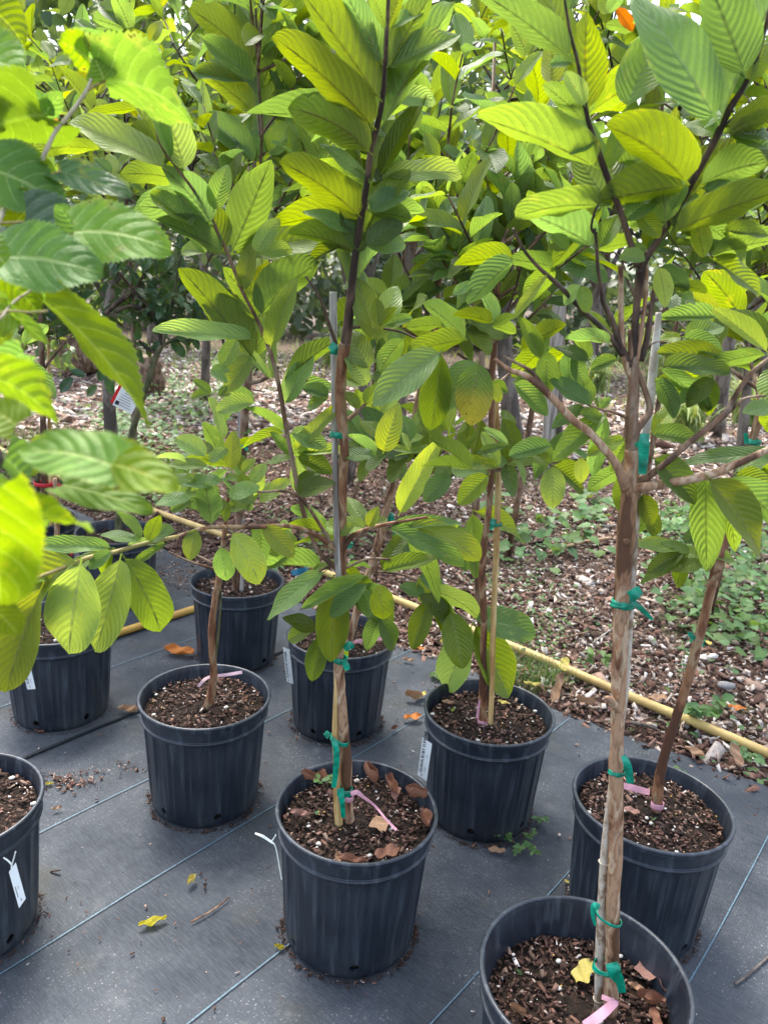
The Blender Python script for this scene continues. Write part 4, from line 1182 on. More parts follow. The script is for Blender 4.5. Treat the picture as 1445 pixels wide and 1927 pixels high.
hero(tJ, '''
a 1445 375 1088 45 175 u 1
a 1445 475 1148 215 125 d .8
a 1450 650 1118 385 140 u .8
a 1450 935 1155 635 145 t .5
a 1460 90 1280 -40 150 u .8
b 10 150 215 0 120 u 0
b 15 310 165 90 100 u 0
b 35 500 165 235 115 u .5
b 40 650 205 330 90 u 0
b 62 885 320 680 150 t .5
b 80 890 335 825 90 d .6
b 50 885 0 735 80 t 0
b 200 680 60 625 80 t .4
b 220 575 95 535 70 t .4
b 350 530 220 470 120 u 0
b 500 600 275 455 65 Y .4
b 440 280 275 155 90 u .5
b 285 1075 55 1160 90 d .6
a 1300 960 1290 735 120 d 0
a 1175 860 1150 465 90 Y 0
a 1060 1040 690 960 110 u .6
a 1270 1010 1330 880 110 t 0
a 845 612 488 650 60 u .5 .15
a 590 852 175 835 80 u .8 .15
a 330 935 95 895 95 u .5 .2
a 530 630 350 375 100 u 0 .2
a 855 275 700 175 100 u .4 .2
a 570 200 378 185 45 u .4 .25
a 745 185 655 -40 130 u 0 .2
a 700 160 560 5 95 d 0 .2
a 850 245 915 112 110 p 0 .15
a 1170 1440 1080 1300 120 t 0
a 300 560 170 640 60 o 0 .2
a 340 690 240 700 60 o .3 .2
a 960 800 800 780 50 y 0 .2
a 150 840 90 890 50 o 0 .15
a 640 990 540 900 90 t 0
a 740 1100 560 1060 80 t .5
a 600 1110 500 1060 80 d 0
''', YJ, dense=.8)
hero(tJ, '''
e 75 530 -20 610 90 t 0
d 1430 1000 1350 1000 30 t 0
''', YJ)

# extra shoots fill out the crowns the photograph shows as a dense mass
def crown(root, bases, n_, seed, leafL, kinds, zmin, length=(.25, .45), nl=(4, 6), spread=.9, up=1.0, mat=M_BARKM, cap=250, hor=None):
    g = random.Random(seed)
    for i in range(n_):
        if nleaves(root) > cap: break
        p0 = bases[i % len(bases)]; p0 = p0[0].lerp(p0[1], g.random())
        a = g.random() * 6.283
        d = Vector((math.cos(a) * spread, math.sin(a) * spread, up * g.uniform(.3, 1.1)))
        L_ = g.uniform(*length)
        pts = guava_sprig(root, p0, d, L_, g.randint(*nl), leafL, kinds, g, cull=lambda T: T.z < zmin)
        branch_obj(root, pts, .0045, .0018, mat)
def seg(Yf, a, b): return (P(a[0], a[1], Yf(*a)), P(b[0], b[1], Yf(*b)))
crown(tC, [seg(YC, (825, 560), (842, 320)), seg(YC, (760, 500), (735, 380)), seg(YC, (850, 540), (915, 330)), seg(YC, (812, 480), (790, 330))], 26, 21, .14, 'uuutDdt', 1.30, cap=235)
crown(tC, [seg(YC, (765, 722), (950, 720)), seg(YC, (690, 850), (755, 885)), seg(YC, (760, 870), (690, 830)), seg(YC, (700, 730), (712, 640))], 12, 121, .12, 'ttdp', .92, cap=290, length=(.12, .25), up=.6)
crown(tE, [seg(YE, (905, 872), (800, 918)), seg(YE, (880, 652), (770, 650)), seg(YE, (1060, 868), (853, 893)), seg(YE, (936, 520), (932, 650))], 12, 122, .12, 'ttdp', .92, cap=110, length=(.10, .22), up=.6)
crown(tE, [seg(YE, (936, 520), (940, 460)), seg(YE, (932, 650), (936, 520)), seg(YE, (950, 600), (985, 480))], 14, 22, .13, 'uutDdt', 1.24, cap=230, length=(.18, .34))
crown(tJ, [seg(YJ, (470, 540), (493, 230)), seg(YJ, (487, 160), (480, -20)), seg(YJ, (500, 470), (530, 330))], 26, 23, .14, 'uuutDdt', 1.33, cap=240)
crown(tF, [seg(YF, (1432, 770), (1450, 700))], 6, 24, .14, 'utdd', 1.2, cap=70, length=(.2, .3))
crown(tB, [seg(YB, (413, 1085), (428, 890))], 7, 25, .11, 'tpd', 1.0, cap=60, length=(.10, .2), spread=1.2, up=.5)
gG = random.Random(77)

# guava trees planted farther back: tall dense crowns
def back_guava(x, y, h0, h1, label, seed, n_=34, leafL=.15, kinds='uuutYDt', cap=285, rad=.75):
    g = random.Random(seed); root = empty('guava_tree', (x, y, gz(x, y)), label, 'tree', 'guava trees planted behind the pots')
    top = Vector((x + g.uniform(-.2, .2), y, h1)); base = Vector((x, y, gz(x, y)))
    tr_ = [base, base.lerp(top, .3) + Vector((g.uniform(-.06, .06), 0, 0)), base.lerp(top, .6) + Vector((g.uniform(-.08, .08), 0, 0)), top]
    branch_obj(root, tr_, .022, .006, M_BARKM, 'trunk')
    limbs = []
    for i in range(9):
        t = g.uniform(.0, .8); p = Vector((x, y, h0 + (h1 - h0) * t)).lerp(top, .0); a = g.random() * 6.283; p.x += (top.x - x) * (p.z / h1)
        d = Vector((math.cos(a), math.sin(a), g.uniform(.5, 1.2))).normalized(); q = p + d * g.uniform(.35, rad)
        mid = p.lerp(q, .5) + Vector((0, 0, -.04)); branch_obj(root, [p, mid, q], .009, .004, M_BARKD); limbs.append((p.lerp(q, .4), q))
    crown(root, limbs, n_, seed + 1, leafL, kinds, h0 - .1, cap=cap, length=(.25, .5), nl=(4, 6), mat=M_BARKD)
    return root
back_guava(P(912, 1165, 3.15).x, 3.15, 1.35, 2.35, 'dense guava tree rising behind the leaning sapling in the middle', 31)
back_guava(P(1168, 1190, 3.05).x, 3.05, 1.30, 2.35, 'dense guava tree behind the nearest right sapling, its leaves yellow green against the light', 32)
back_guava(P(1352, 1060, 3.5).x, 3.5, 1.20, 2.45, 'leafy guava tree at the far right behind the reddish leaning trunk', 33, kinds='uutDdt')
back_guava(P(450, 1000, 3.9).x, 3.9, 1.55, 2.75, 'tall guava tree behind the farthest back pot', 34)
back_guava(P(240, 900, 3.7).x, 3.7, 1.50, 2.05, 'guava tree with yellow green leaves behind the mulberry leaves', 35, kinds='uuYYDt')
back_guava(.75, 4.3, 1.6, 3.0, 'tall guava tree whose top closes the gap to the sky in the middle', 36)
back_guava(1.75, 5.0, 1.6, 3.3, 'tall guava tree at right touching the sky gap', 37, kinds='uutDdt')

# ---------------------------------------------------------------- mulberry, front left
YM = lerpY([(0, .84), (350, .80), (600, .62), (750, .50), (900, .44), (1300, .43)])
tM = empty('mulberry_tree', soilpt('H', .02, 0), 'out of focus mulberry with serrated bright leaves reaching in from the left', 'tree', None)
q = [(soilpt('H', .02, 0), .011), (Vector((-.80, 1.25, .62)), .009), (Vector((-.62, .95, 1.0)), .007), (P(-170, 760, YM(0, 760)), .004)]
link('trunk', mesh('trunk', *tube(q, 8, 6, .08, org=tM.location), M_MTWIG), tM)
stems(tM, '''
stem mul 182,118,4 166,166,8 140,205,8 107,245,8 88,282,9 70,320,9 45,350,9 17,375,9 0,415,9 -40,500,10 -110,640,12 -170,760,14
stem mul -120,640,8 -50,625,6 -5,605,5 25,570,5 60,545,5 75,520,5
petiole twig 166,170,5 185,158,5 200,152,5
petiole twig 107,245,5 95,230,4 82,218,4
petiole twig 72,331,5 95,328,4 116,322,4
petiole twig -5,420,5 20,419,5 45,417,4
petiole twig 112,468,5 128,448,5 143,437,5
petiole twig -100,650,5 0,590,5 60,588,5 90,585,4
''', YM, knobby=.05)
DM = YM
hero(tM, '''
a 592 465 1158 655 300 m .9
a 500 335 340 232 140 m .5
a 512 325 640 195 170 m 0
a 590 450 540 330 150 m 0
a -160 330 135 410 260 M .6
a 248 655 -220 760 340 m 0 -.03
a 250 655 350 520 100 m 0
a 345 975 745 1108 130 N .8
a -90 950 378 1180 290 M .8 -.05
a 425 1315 965 1395 270 M .9 -.06
a 140 1255 580 1430 280 N .3
d 60 10 585 95 300 M .5 -.06
d -60 -60 90 120 220 M 0 -.03
d 255 262 908 938 170 m .9
d 195 190 672 512 85 m .4 .03
d -80 680 362 915 200 m .6 -.03
d 630 1190 115 1100 250 M .9 -.04
d 500 1165 1010 1315 240 M .9 -.04
d 360 1300 870 1440 150 M .4 .08
d -200 1330 160 1470 230 M .3
d -40 560 80 670 130 M 0
g -80 -110 25 600 430 M 0 -.04
g 60 20 545 65 120 m .4 .04
g -60 420 60 560 200 M 0
d -200 200 60 520 200 m 0
d -30 250 290 500 70 m 0
a -40 60 140 250 200 M .4
a 30 640 -120 500 180 m 0
a 60 900 320 1060 170 M .5
a 200 1150 20 1330 190 m 0
a 40 1050 260 900 120 m .4
d 60 330 -110 420 160 M 0
d 40 120 230 330 160 m 0
d 140 560 -30 650 130 m .3
d 350 1060 130 1230 150 m 0
d 100 960 -90 840 200 M 0
d 30 1150 200 1330 180 m .2
g 180 60 20 150 150 m 0
g -30 560 110 700 150 m 0
a 250 655 180 500 110 m 0
a 430 1310 330 1150 130 m 0
''', DM, jit=.03, tipj=.35, name='leaf')

# small guava shoot mixed into the mulberry at the left edge
tN = empty('guava_tree', soilpt('H', -.05, .04), 'guava foliage at the left edge below the mulberry leaves', 'tree', None)
hero(tN, '''
d 60 600 312 812 140 t .5
d 130 560 60 420 100 t 0
d 130 520 270 390 80 u 0
d 60 440 -40 560 120 p 0
d 20 500 100 420 90 p 0
d 180 250 60 230 110 t 0
d 120 420 20 330 110 d 0
d 60 590 -60 480 120 u 0
d -30 660 140 705 130 p .4
g 160 240 -20 260 90 d 0
g 100 320 230 360 70 t 0
''', lambda x, y: 1.3)
stems(tN, '''
trunk mid -150,1450,13 -100,1300,13 -60,1150,12 -40,1000,11 -20,800,10 10,700,8 40,660,6 55,600,4
''', lambda x, y: 1.3)
q = [(soilpt('H', -.05, .04), .009), (soilpt('H', -.04, .02) + Vector((0, 0, .1)), .008), (P(-150, 1450, 1.3), .006)]
link('trunk', mesh('trunk', *tube(q, 8, 4, .08, org=tN.location), M_BARKM), tN)

# ---------------------------------------------------------------- citrus tree in pot K and saplings in L, I
YK = lerpY([(400, 3.1), (1000, 3.25)])
tK = empty('citrus_tree', P(224, 990, 3.25), 'small citrus tree with green bark and dark glossy leaves, leaning right', 'tree', None)
stems(tK, '''
trunk green 224,1000,15 226,940,15 238,880,14 248,820,13 262,770,12 282,710,12 296,665,11 306,650,8
branch dark 296,665,8 275,655,6 262,640,4
branch dark 200,590,9 222,570,10 245,555,8 270,540,5
branch green 300,655,7 340,632,5 380,620,5 430,595,4 450,580,3
branch dark 306,650,7 290,600,7 250,575,7 215,590,6
branch green 306,650,7 320,600,6 330,540,5 340,480,4
branch dark 250,560,6 280,500,5 300,450,4 310,400,3
branch dark 300,600,6 230,520,5 190,470,4 160,430,3
''', YK)
def citrus_crown(root, bases, n_, seed, L_, zmin, cap=260, length=(.10, .26)):
    g = random.Random(seed)
    for i in range(n_):
        if nleaves(root) > cap: break
        s_ = bases[i % len(bases)]; p0 = s_[0].lerp(s_[1], g.random()); a = g.random() * 6.283
        d = Vector((math.cos(a), math.sin(a), g.uniform(-.4, .8)))
        pts = guava_sprig(root, p0, d, g.uniform(*length), 4, L_, 'c', g, grav=.5, wr=.45, cull=lambda T: T.z < zmin)
        branch_obj(root, pts, .003, .0012, M_BARKG)
citrus_crown(tK, [seg(YK, (200, 590), (270, 540)), seg(YK, (300, 600), (190, 470)), seg(YK, (320, 600), (340, 480)), seg(YK, (280, 500), (310, 400)), seg(YK, (340, 632), (450, 580)), seg(YK, (306, 650), (250, 575))], 44, 41, .085, .9, cap=285)
hero(tK, '''
d 790 690 720 790 50 c 0
d 960 480 1050 575 60 c .5
d 900 480 870 570 50 c .5
d 700 480 600 450 60 c 0
d 560 740 490 800 60 c 0
d 420 690 340 780 70 c 0
d 600 690 640 790 60 c 0
d 490 690 400 650 50 c 0
d 720 640 780 560 60 c 0
d 560 720 620 620 60 c 0
''', YK)
YLl = lerpY([(500, 3.2), (1010, 3.38)])
tL = empty('citrus_tree', P(80, 995, 3.38), 'dark leaved sapling with a thin green stem in the back left pot', 'tree', None)
stems(tL, '''
trunk mid 85,1000,12 84,900,12 82,800,12 80,700,11 78,620,10 76,560,8
branch green 70,1000,9 71,900,9 72,870,8
branch mid 80,700,6 110,660,5 145,620,5 170,600,4
branch dark 78,600,6 50,540,5 30,500,4
branch dark 78,580,6 110,520,5 130,460,4 
''', YLl)
citrus_crown(tL, [seg(YLl, (80, 640), (76, 520)), seg(YLl, (50, 540), (30, 500)), seg(YLl, (110, 520), (130, 460)), seg(YLl, (110, 660), (170, 600))], 30, 43, .09, .75, cap=200)
# sapling of pot I, hidden behind the near leaves
YI = lambda x, y: 2.3
tI = empty('guava_tree', P(118, 1215, 2.3), 'sapling in the left pot with the slanting tag, mostly hidden by near leaves', 'tree', None)
stems(tI, '''
trunk red 118,1222,14 112,1150,13 108,1060,12 108,980,10 104,900,8
''', YI)

# ---------------------------------------------------------------- stakes
def stake(label, mat, pts, Y, name='bamboo_stake', nodes=(), group='stakes tied to the saplings'):
    q = [(P(a, b, Y), 0) for a, b, c in pts]; q = [(p, px2m(c, p) / 2) for (p, _), (a, b, c) in zip(q, pts)]
    e = empty(name, q[0][0], label, 'stake', group)
    V, F = tube(q, 9, 8, .03, org=e.location); link('cane', mesh('cane', V, F, mat), e)
    for (a, b) in nodes:
        p = P(a, b, Y); r = q[0][1]
        i_ = ring_mesh('node', r * 1.02, r * .16, 0, mat, 14, 5); link('node', i_, e, p - e.location)
    return e
stake('weathered grey square stake left of the tall middle trunk', M_STAKEG, [(639, 1100, 12), (634, 1040, 12), (632, 940, 12), (630, 800, 13), (629, 700, 14), (627, 600, 15), (627, 549, 15)], 1.43)
stake('light brown cane beside the middle trunk, standing in its soil', M_STAKEB, [(638, 1552, 16), (634, 1500, 14), (633, 1440, 13), (630, 1380, 11), (632, 1300, 8), (635, 1200, 7)], 1.445)
stake('long spotted cane crossing behind the nearest trunk, white at its top', M_STAKEW, [(1126, 1900, 17), (1128, 1800, 17), (1132, 1700, 17), (1138, 1600, 16), (1148, 1500, 13), (1165, 1390, 12), (1178, 1280, 13), (1184, 1180, 13), (1190, 1080, 14), (1196, 980, 14), (1202, 900, 15)], 1.062, nodes=[(1136, 1622), (1125, 1880)])
stake('upper white end of the stake behind the nearest forking trunk', M_STAKEP, [(1204, 905, 15), (1212, 830, 16), (1222, 760, 17), (1229, 690, 17), (1234, 640, 14), (1239, 588, 11)], 1.075)
stake('yellow bamboo cane tied to the thin straight sapling', M_STAKEB, [(922, 1362, 10), (925, 1300, 10), (927, 1200, 11), (930, 1120, 11), (934, 1020, 12), (937, 930, 12), (936, 850, 11), (933, 750, 10)], 1.90, nodes=[(926, 1310), (929, 1142)])
stake('short pale cane beside the split trunk in the farthest back pot', M_STAKEG, [(455, 1112, 8), (457, 1050, 8), (452, 900, 7), (452, 760, 8), (456, 700, 8)], 2.74)
stake('left of the two thin brown canes tied with red in the back', M_STAKEB, [(97, 1000, 7), (96, 900, 7), (93, 780, 6), (92, 600, 6)], 3.32)
stake('right of the two thin brown canes tied with red in the back', M_STAKEB, [(108, 1000, 7), (104, 880, 7), (103, 820, 6)], 3.34)
stake('thin green cane leaning on the reddish trunk at right', M_BARKG, [(1226, 1512, 6), (1236, 1460, 5), (1250, 1400, 4)], 1.575)

# ---------------------------------------------------------------- ties and ribbons
def band(px, py, wpx, hpx, Y, mat, tilt=0.):
    """flattened loop of tape round a stem"""
    c = P(px, py, Y); R0 = px2m(wpx, c) / 2; h = px2m(hpx, c) / 2; V = []; F = []; n_ = 24
    for i in range(n_):
        a = 2 * math.pi * i / n_
        for k, (dr, dz) in enumerate(((0, -h), (.0006, -h * .3), (.0002, h * .4), (0, h), (-.001, h), (-.001, -h))):
            V.append(((R0 + dr) * math.cos(a), (R0 + dr) * math.sin(a) * .80, dz + tilt * R0 * math.cos(a) + .0006 * math.sin(a * 5 + k)))
    for i in range(n_):
        for k in range(6): F.append((i * 6 + k, ((i + 1) % n_) * 6 + k, ((i + 1) % n_) * 6 + (k + 1) % 6, i * 6 + (k + 1) % 6))
    return V, F, c
def ribbon(pts, Y, mat, name, e, yoff=None):
    """strip through photo points (x,y,width[,dY])"""
    V = []; F = []; q = []
    P_ = [(P(a[0], a[1], Y + (a[3] if len(a) > 3 else 0)), a[2]) for a in pts]
    c = catmull([(p, w_) for p, w_ in P_], 5)
    for i, (p, w_) in enumerate(c):
        t = (c[min(i + 1, len(c) - 1)][0] - c[max(i - 1, 0)][0]).normalized(); v = (CAM - p).normalized()
        s = t.cross(v).normalized(); tw = .5 * math.sin(i * .8); s = (s * math.cos(tw * .4) + v * math.sin(tw * .4)); hw = px2m(w_, p) / 2
        nrm = s.cross(t).normalized() * .0004
        for off in (nrm, -nrm):
            V.append(p + s * hw + off - e.location); V.append(p + off * 1.5 - e.location); V.append(p - s * hw + off - e.location)
    for i in range(len(c) - 1):
        a = i * 6; b = a + 6
        F += [(a, a + 1, b + 1, b), (a + 1, a + 2, b + 2, b + 1), (a + 4, a + 3, b + 3, b + 4), (a + 5, a + 4, b + 4, b + 5), (a + 3, a, b, b + 3), (a + 2, a + 5, b + 5, b + 2)]
    F += [(0, 3, 4, 1), (1, 4, 5, 2)]; e_ = (len(c) - 1) * 6; F += [(e_, e_ + 1, e_ + 4, e_ + 3), (e_ + 1, e_ + 2, e_ + 5, e_ + 4)]
    return link(name, mesh(name, V, F, mat, smooth=False), e)
def tie(label, x, y, w_, h, Y, tails, mat=M_GTAPE, name='plant_tie', cat='plant tie', group='tape ties on the saplings', tilt=0.):
    e = empty(name, P(x, y, Y), label, cat, group)
    if w_:
        V, F, c = band(x, y, w_, h, Y, mat, tilt); link('loop', mesh('loop', V, F, mat), e)
        if mat is M_GTAPE and h > 7: V2, F2, _ = band(x, y, w_ * 1.05, h * .35, Y, mat, tilt + .22); link('loop', mesh('loop', V2, F2, mat), e)
    for t in tails: ribbon(t, Y, mat, 'tail', e)
    return e
tie('wide green tape flap hanging beside the nearest trunk, just below its fork', 1200, 836, 40, 10, 1.052, [[(1213, 816, 15, -.03), (1211, 835, 21, -.035), (1210, 862, 18, -.032), (1208, 892, 15, -.03)], [(1195, 838, 8, -.02), (1206, 834, 12, -.03), (1214, 824, 10, -.03)]])
tie('green tape tied in a bow halfway up the nearest trunk', 1172, 1135, 44, 14, 1.048, [[(1188, 1133, 6, -.03), (1194, 1118, 22, -.035), (1205, 1110, 16, -.03)], [(1188, 1130, 6, -.03), (1205, 1145, 11, -.035), (1227, 1166, 6, -.03)], [(1186, 1120, 8, -.03), (1184, 1112, 10, -.03)]])
tie('green tie with crumpled flap on the nearest trunk, above the pot behind', 1160, 1452, 30, 9, 1.045, [[(1172, 1422, 8, -.02), (1180, 1440, 15, -.025), (1186, 1474, 14, -.02)]])
tie('thin double green tie low on the nearest trunk with a short tail left', 1145, 1726, 50, 6, 1.045, [[(1127, 1708, 12, -.02), (1117, 1704, 10, -.02), (1115, 1722, 8, -.02), (1120, 1742, 4, -.02)]], tilt=-.35)
tie('broad green tape folded over the foot of the nearest trunk', 1140, 1819, 48, 10, 1.045, [[(1150, 1812, 22, -.03), (1156, 1830, 26, -.035), (1166, 1848, 17, -.03), (1170, 1868, 14, -.03)]])
tie('uppermost green tie on the grey stake in the middle', 632, 660, 20, 13, 1.40, [[(622, 648, 14, -.02), (632, 658, 18, -.02)], [(652, 674, 4), (660, 685, 11), (664, 692, 4)]])
tie('green band round middle trunk and grey stake, above the crossing branches', 638, 817, 34, 11, 1.42, [])
tie('small green knot half hidden behind the fork of the middle trunk', 652, 1025, 24, 8, 1.45, [[(655, 1020, 8, -.01), (657, 1032, 8, -.01)]])
tie('green tie with two tails where the drooping leaves meet the middle trunk', 641, 1241, 26, 12, 1.445, [[(648, 1222, 12, -.02), (658, 1214, 16, -.025), (664, 1220, 6, -.02)], [(646, 1240, 8, -.02), (652, 1254, 13, -.02), (655, 1261, 8, -.02)]])
tie('green tie whose long tail hangs down left of the middle trunk', 639, 1392, 34, 9, 1.445, [[(620, 1386, 12, -.02), (612, 1378, 10, -.02)], [(626, 1390, 10, -.02), (633, 1412, 12, -.025), (632, 1450, 11, -.02), (628, 1482, 9, -.02)]], tilt=-.4)
tie('lowest green tie of the middle trunk, crumpled just above the soil', 648, 1488, 30, 15, 1.445, [[(640, 1484, 14, -.02), (644, 1510, 10, -.025), (646, 1538, 8, -.02)]])
tie('green tape dangling by the upper trunk behind the middle leaves', 808, 672, 0, 0, 2.15, [[(828, 668, 12), (823, 680, 12), (820, 700, 5)]])
tie('dark green band low on the leaning trunk behind', 731, 973, 20, 13, 2.30, [[(738, 975, 8, -.02), (745, 1008, 8, -.02)]])
tie('green knot joining the bamboo cane and thin sapling', 928, 985, 32, 6, 1.90, [[(922, 980, 10, -.02), (932, 984, 14, -.02)], [(925, 990, 8, -.02), (921, 996, 8, -.02)]])
tie('green bow on the leaning reddish trunk at right', 1312, 1206, 24, 8, 1.555, [[(1314, 1206, 8, -.02), (1300, 1196, 10, -.02), (1296, 1190, 6, -.02)], [(1310, 1208, 8, -.02), (1306, 1220, 8, -.02)], [(1314, 1206, 6, -.02), (1324, 1216, 5, -.02)]])
tie('green tie high on the reddish trunk at the right edge', 1418, 832, 24, 10, 1.50, [[(1404, 835, 8, -.02), (1402, 815, 8, -.02)]])
tie('small green bow on the split trunk at the back', 458, 838, 22, 6, 2.68, [[(460, 838, 6, -.02), (468, 834, 7, -.02)], [(460, 840, 5, -.02), (466, 848, 5, -.02)], [(450, 866, 8, -.02), (451, 882, 8, -.02)]])
tie('red tie looped round the stems in the back left pot', 84, 910, 38, 7, 3.33, [[(95, 908, 5, -.02), (110, 912, 6, -.02), (122, 920, 7, -.02)]], M_RED)
tie('red tape end hanging at the back left pot', 137, 1038, 0, 0, 3.1, [[(139, 1034, 5), (134, 1045, 6)]], M_RED)
tie('tip of green tape in the shade of the back left pots', 118, 1040, 0, 0, 3.1, [[(117, 1034, 6), (118, 1046, 6)]])
def rib(label, Y, strips, mat, bandspec=None):
    a = strips[0][0] if strips else bandspec[:2]
    e = empty('ribbon', P(a[0], a[1], Y), label, 'ribbon', 'pink marker ribbons in the pots')
    if bandspec: V, F, c = band(*bandspec[:2], bandspec[2], bandspec[3], Y, mat); b_ = link('loop', mesh('loop', V, F, mat), e, c - e.location)
    for s in strips: ribbon(s, Y, mat, 'strip', e)
rib('pink ribbon round the middle trunk with a thin tail trailing over the soil', 1.44, [[(660, 1494, 8, -.01), (672, 1491, 9, -.01), (684, 1500, 6, -.01), (705, 1516, 4, .0), (725, 1540, 4, -.02), (746, 1562, 5, -.04)]], M_PINK, (655, 1501, 21, 11))
rib('pale pink ribbon strip lying across the soil of the bent stem pot', 1.93, [[(374, 1292, 5, -.03), (382, 1282, 6, -.03), (395, 1274, 5, .0), (425, 1270, 6, .02), (456, 1265, 6, .04)]], M_PINKP)
rib('red pink ribbon strip on the soil behind the middle trunk', 2.34, [[(660, 1210, 5), (685, 1205, 7), (722, 1201, 7)]], M_PINK)
rib('pink ribbon knotted round the foot of the thin straight sapling', 1.915, [[(902, 1318, 4, -.01), (899, 1340, 5, -.01), (898, 1352, 6, -.01)]], M_PINK, (909, 1359, 21, 11))
rib('pink ribbon round the foot of the leaning reddish trunk with wide strip to the left', 1.555, [[(1171, 1478, 12, .03), (1195, 1484, 12, .03), (1222, 1491, 11, .02)]], M_PINK, (1236, 1515, 24, 13))
rib('broad pink ribbon at the foot of the nearest trunk running out of the picture bottom', 1.02, [[(1132, 1876, 9, .0), (1148, 1882, 8, -.01), (1162, 1890, 10, -.01)], [(1158, 1884, 14, -.01), (1132, 1908, 18, -.03), (1100, 1932, 18, -.05)]], M_PINK)
bt = empty('blue_tape_scrap', G(585, 1072, .03), 'scrap of blue tape lying on the mulch by the pipe', 'tape'); ribbon([(548, 1078, 9), (565, 1076, 14), (580, 1072, 10)], G(565, 1076, .03).y, M_BLUE, 'strip', bt)

# ---------------------------------------------------------------- paper tags
def text(body, size, parent, mat, loc, rot):
    c = bpy.data.curves.new('lettering', 'FONT'); c.body = body; c.size = size; c.resolution_u = 1; c.extrude = 0; c.offset = size * .022
    t_ = bpy.data.objects.new('t', c); COL.objects.link(t_); bpy.context.view_layer.update()
    me = bpy.data.meshes.new_from_object(t_.evaluated_get(bpy.context.evaluated_depsgraph_get())); bpy.data.objects.remove(t_); me.materials.clear(); me.materials.append(mat)
    o = bpy.data.objects.new('lettering', me); COL.objects.link(o); o.parent = parent
    o.matrix_basis = Matrix.Translation(loc) @ rot; return o
def pot_tag(label, top, bot, wpx, Y, lines, slant=.25, flip=False, curve=.0):
    """a long plastic strip tag from photo point top to bot"""
    A = P(top[0], top[1], Y); B = P(bot[0], bot[1], Y - .012); ax = (B - A); L_ = ax.length; y = ax.normalized(); v = (CAM - (A + B) / 2).normalized()
    x = y.cross(v).normalized(); x = -x if x.dot(_r) < 0 else x; z = x.cross(y) if x.cross(y).dot(v) > 0 else -x.cross(y); W_ = px2m(wpx, A)
    e = empty('pot_tag', A, label, 'pot tag', 'tags hanging on the pots'); V = []; F = []
    n_ = 10
    for i in range(n_ + 1):
        t = i / n_; b = curve * L_ * math.sin(math.pi * t)
        for s in (-1, 1):
            yy = t * L_ + (slant * W_ * s * (.5 if i in (0, n_) else 0))
            for q in (0, .0006): V.append(x * (s * W_ / 2) + y * yy + z * (b - q))
    for i in range(n_):
        a = i * 4; F += [(a, a + 2, a + 6, a + 4), (a + 1, a + 5, a + 7, a + 3), (a, a + 4, a + 5, a + 1), (a + 2, a + 3, a + 7, a + 6)]
    F += [(0, 1, 3, 2), (n_ * 4, n_ * 4 + 2, n_ * 4 + 3, n_ * 4 + 1)]
    st_ = link('strip', mesh('strip', V, F, M_TAG, smooth=False), e)
    # lettering runs along the strip
    for body, size, off, start in lines:
        if flip: M3 = Matrix((y, -x, z)).transposed()
        else: M3 = Matrix((-y, x, z)).transposed()
        if M3.determinant() < 0: M3 = Matrix((M3.col[0], -M3.col[1], M3.col[2])).transposed()
        st = start if flip else 1 - start
        bb = curve * L_ * .9
        text(body, size * W_, st_, M_INK, y * (st * L_) + x * (off * W_) + z * (.0009 + bb), M3.to_4x4())
    return e, A
GT = [('GUAVA RUBY SUPREME', .42, -.10, .15), ('-----', .3, .20, .18), ('---', .3, .26, .55), ('--', .5, .0, .05)]
pot_tag('white tag reading GUAVA RUBY SUPREME on the left pot beside the orange pipe', (44, 1228), (60, 1297), 14, POTS['I'][0].y - .19, [(a, b, c, d) for a, b, c, d in GT])
pot_tag('white tag reading GUAVA RUBY SUPREME sticking out left of the pot behind the middle', (539, 1220), (546, 1285), 12, POTS['C'][0].y - .06, GT, slant=.6)
e_, A_ = pot_tag('white tag reading GUAVA RUBY SUPREME on the pot with the bamboo cane', (804, 1394), (794, 1464), 19, POTS['E'][0].y - .13, GT, slant=.5)
e_, A_ = pot_tag('white tag hung by a knotted string from the left edge pot', (24, 1632), (43, 1700), 15, POTS['H'][0].y - .10, [('---------', .5, -.16, .2), ('-----', .3, .12, .4), ('--', .5, .1, .08)], slant=-.8)
ribbon([(30, 1603, 2), (26, 1618, 2.5), (23, 1628, 3), (24, 1636, 6)], POTS['H'][0].y - .10, M_WHITE, 'string', e_)
ribbon([(7, 1614, 2.5), (15, 1619, 3), (23, 1627, 3)], POTS['H'][0].y - .10, M_WHITE, 'string', e_)
sA = empty('tag_string', P(510, 1585, 1.3), 'pale tag string with curled end left of the middle front pot', 'string')
ribbon([(480, 1568, 3), (495, 1574, 5), (510, 1584, 4), (518, 1592, 2), (524, 1620, 2), (530, 1655, 2)], 1.31, M_WHITE, 'strand', sA)
ribbon([(510, 1584, 3), (515, 1578, 2), (519, 1571, 2)], 1.31, M_WHITE, 'strand', sA)
# care label on the citrus trunk
Yc = 3.1; A = P(236, 748, Yc); e = empty('care_label', A, 'white care label with a red stripe hanging by the citrus trunk', 'label')
y = (P(225, 770, Yc) - P(247, 727, Yc)).normalized(); v = (CAM - A).normalized(); x = v.cross(y).normalized(); x = -x if x.dot(_r) < 0 else x; zz = v
def quad(name, a0, a1, b0, b1, off, mat, par=None):
    cn = [x * px2m(s, A) + y * px2m(t, A) + zz * off for s, t in ((a0, b0), (a1, b0), (a1, b1), (a0, b1))]
    bk = [c - zz * .0008 for c in cn]; return link(name, mesh(name, cn + bk, [(0, 1, 2, 3), (7, 6, 5, 4), (0, 4, 5, 1), (1, 5, 6, 2), (2, 6, 7, 3), (3, 7, 4, 0)], mat, smooth=False), par or e)
cdo = quad('card', -14, 24, -24, 24, 0, M_TAG); quad('red_stripe', -20, -14.2, -26, 22, .0, M_REDP)
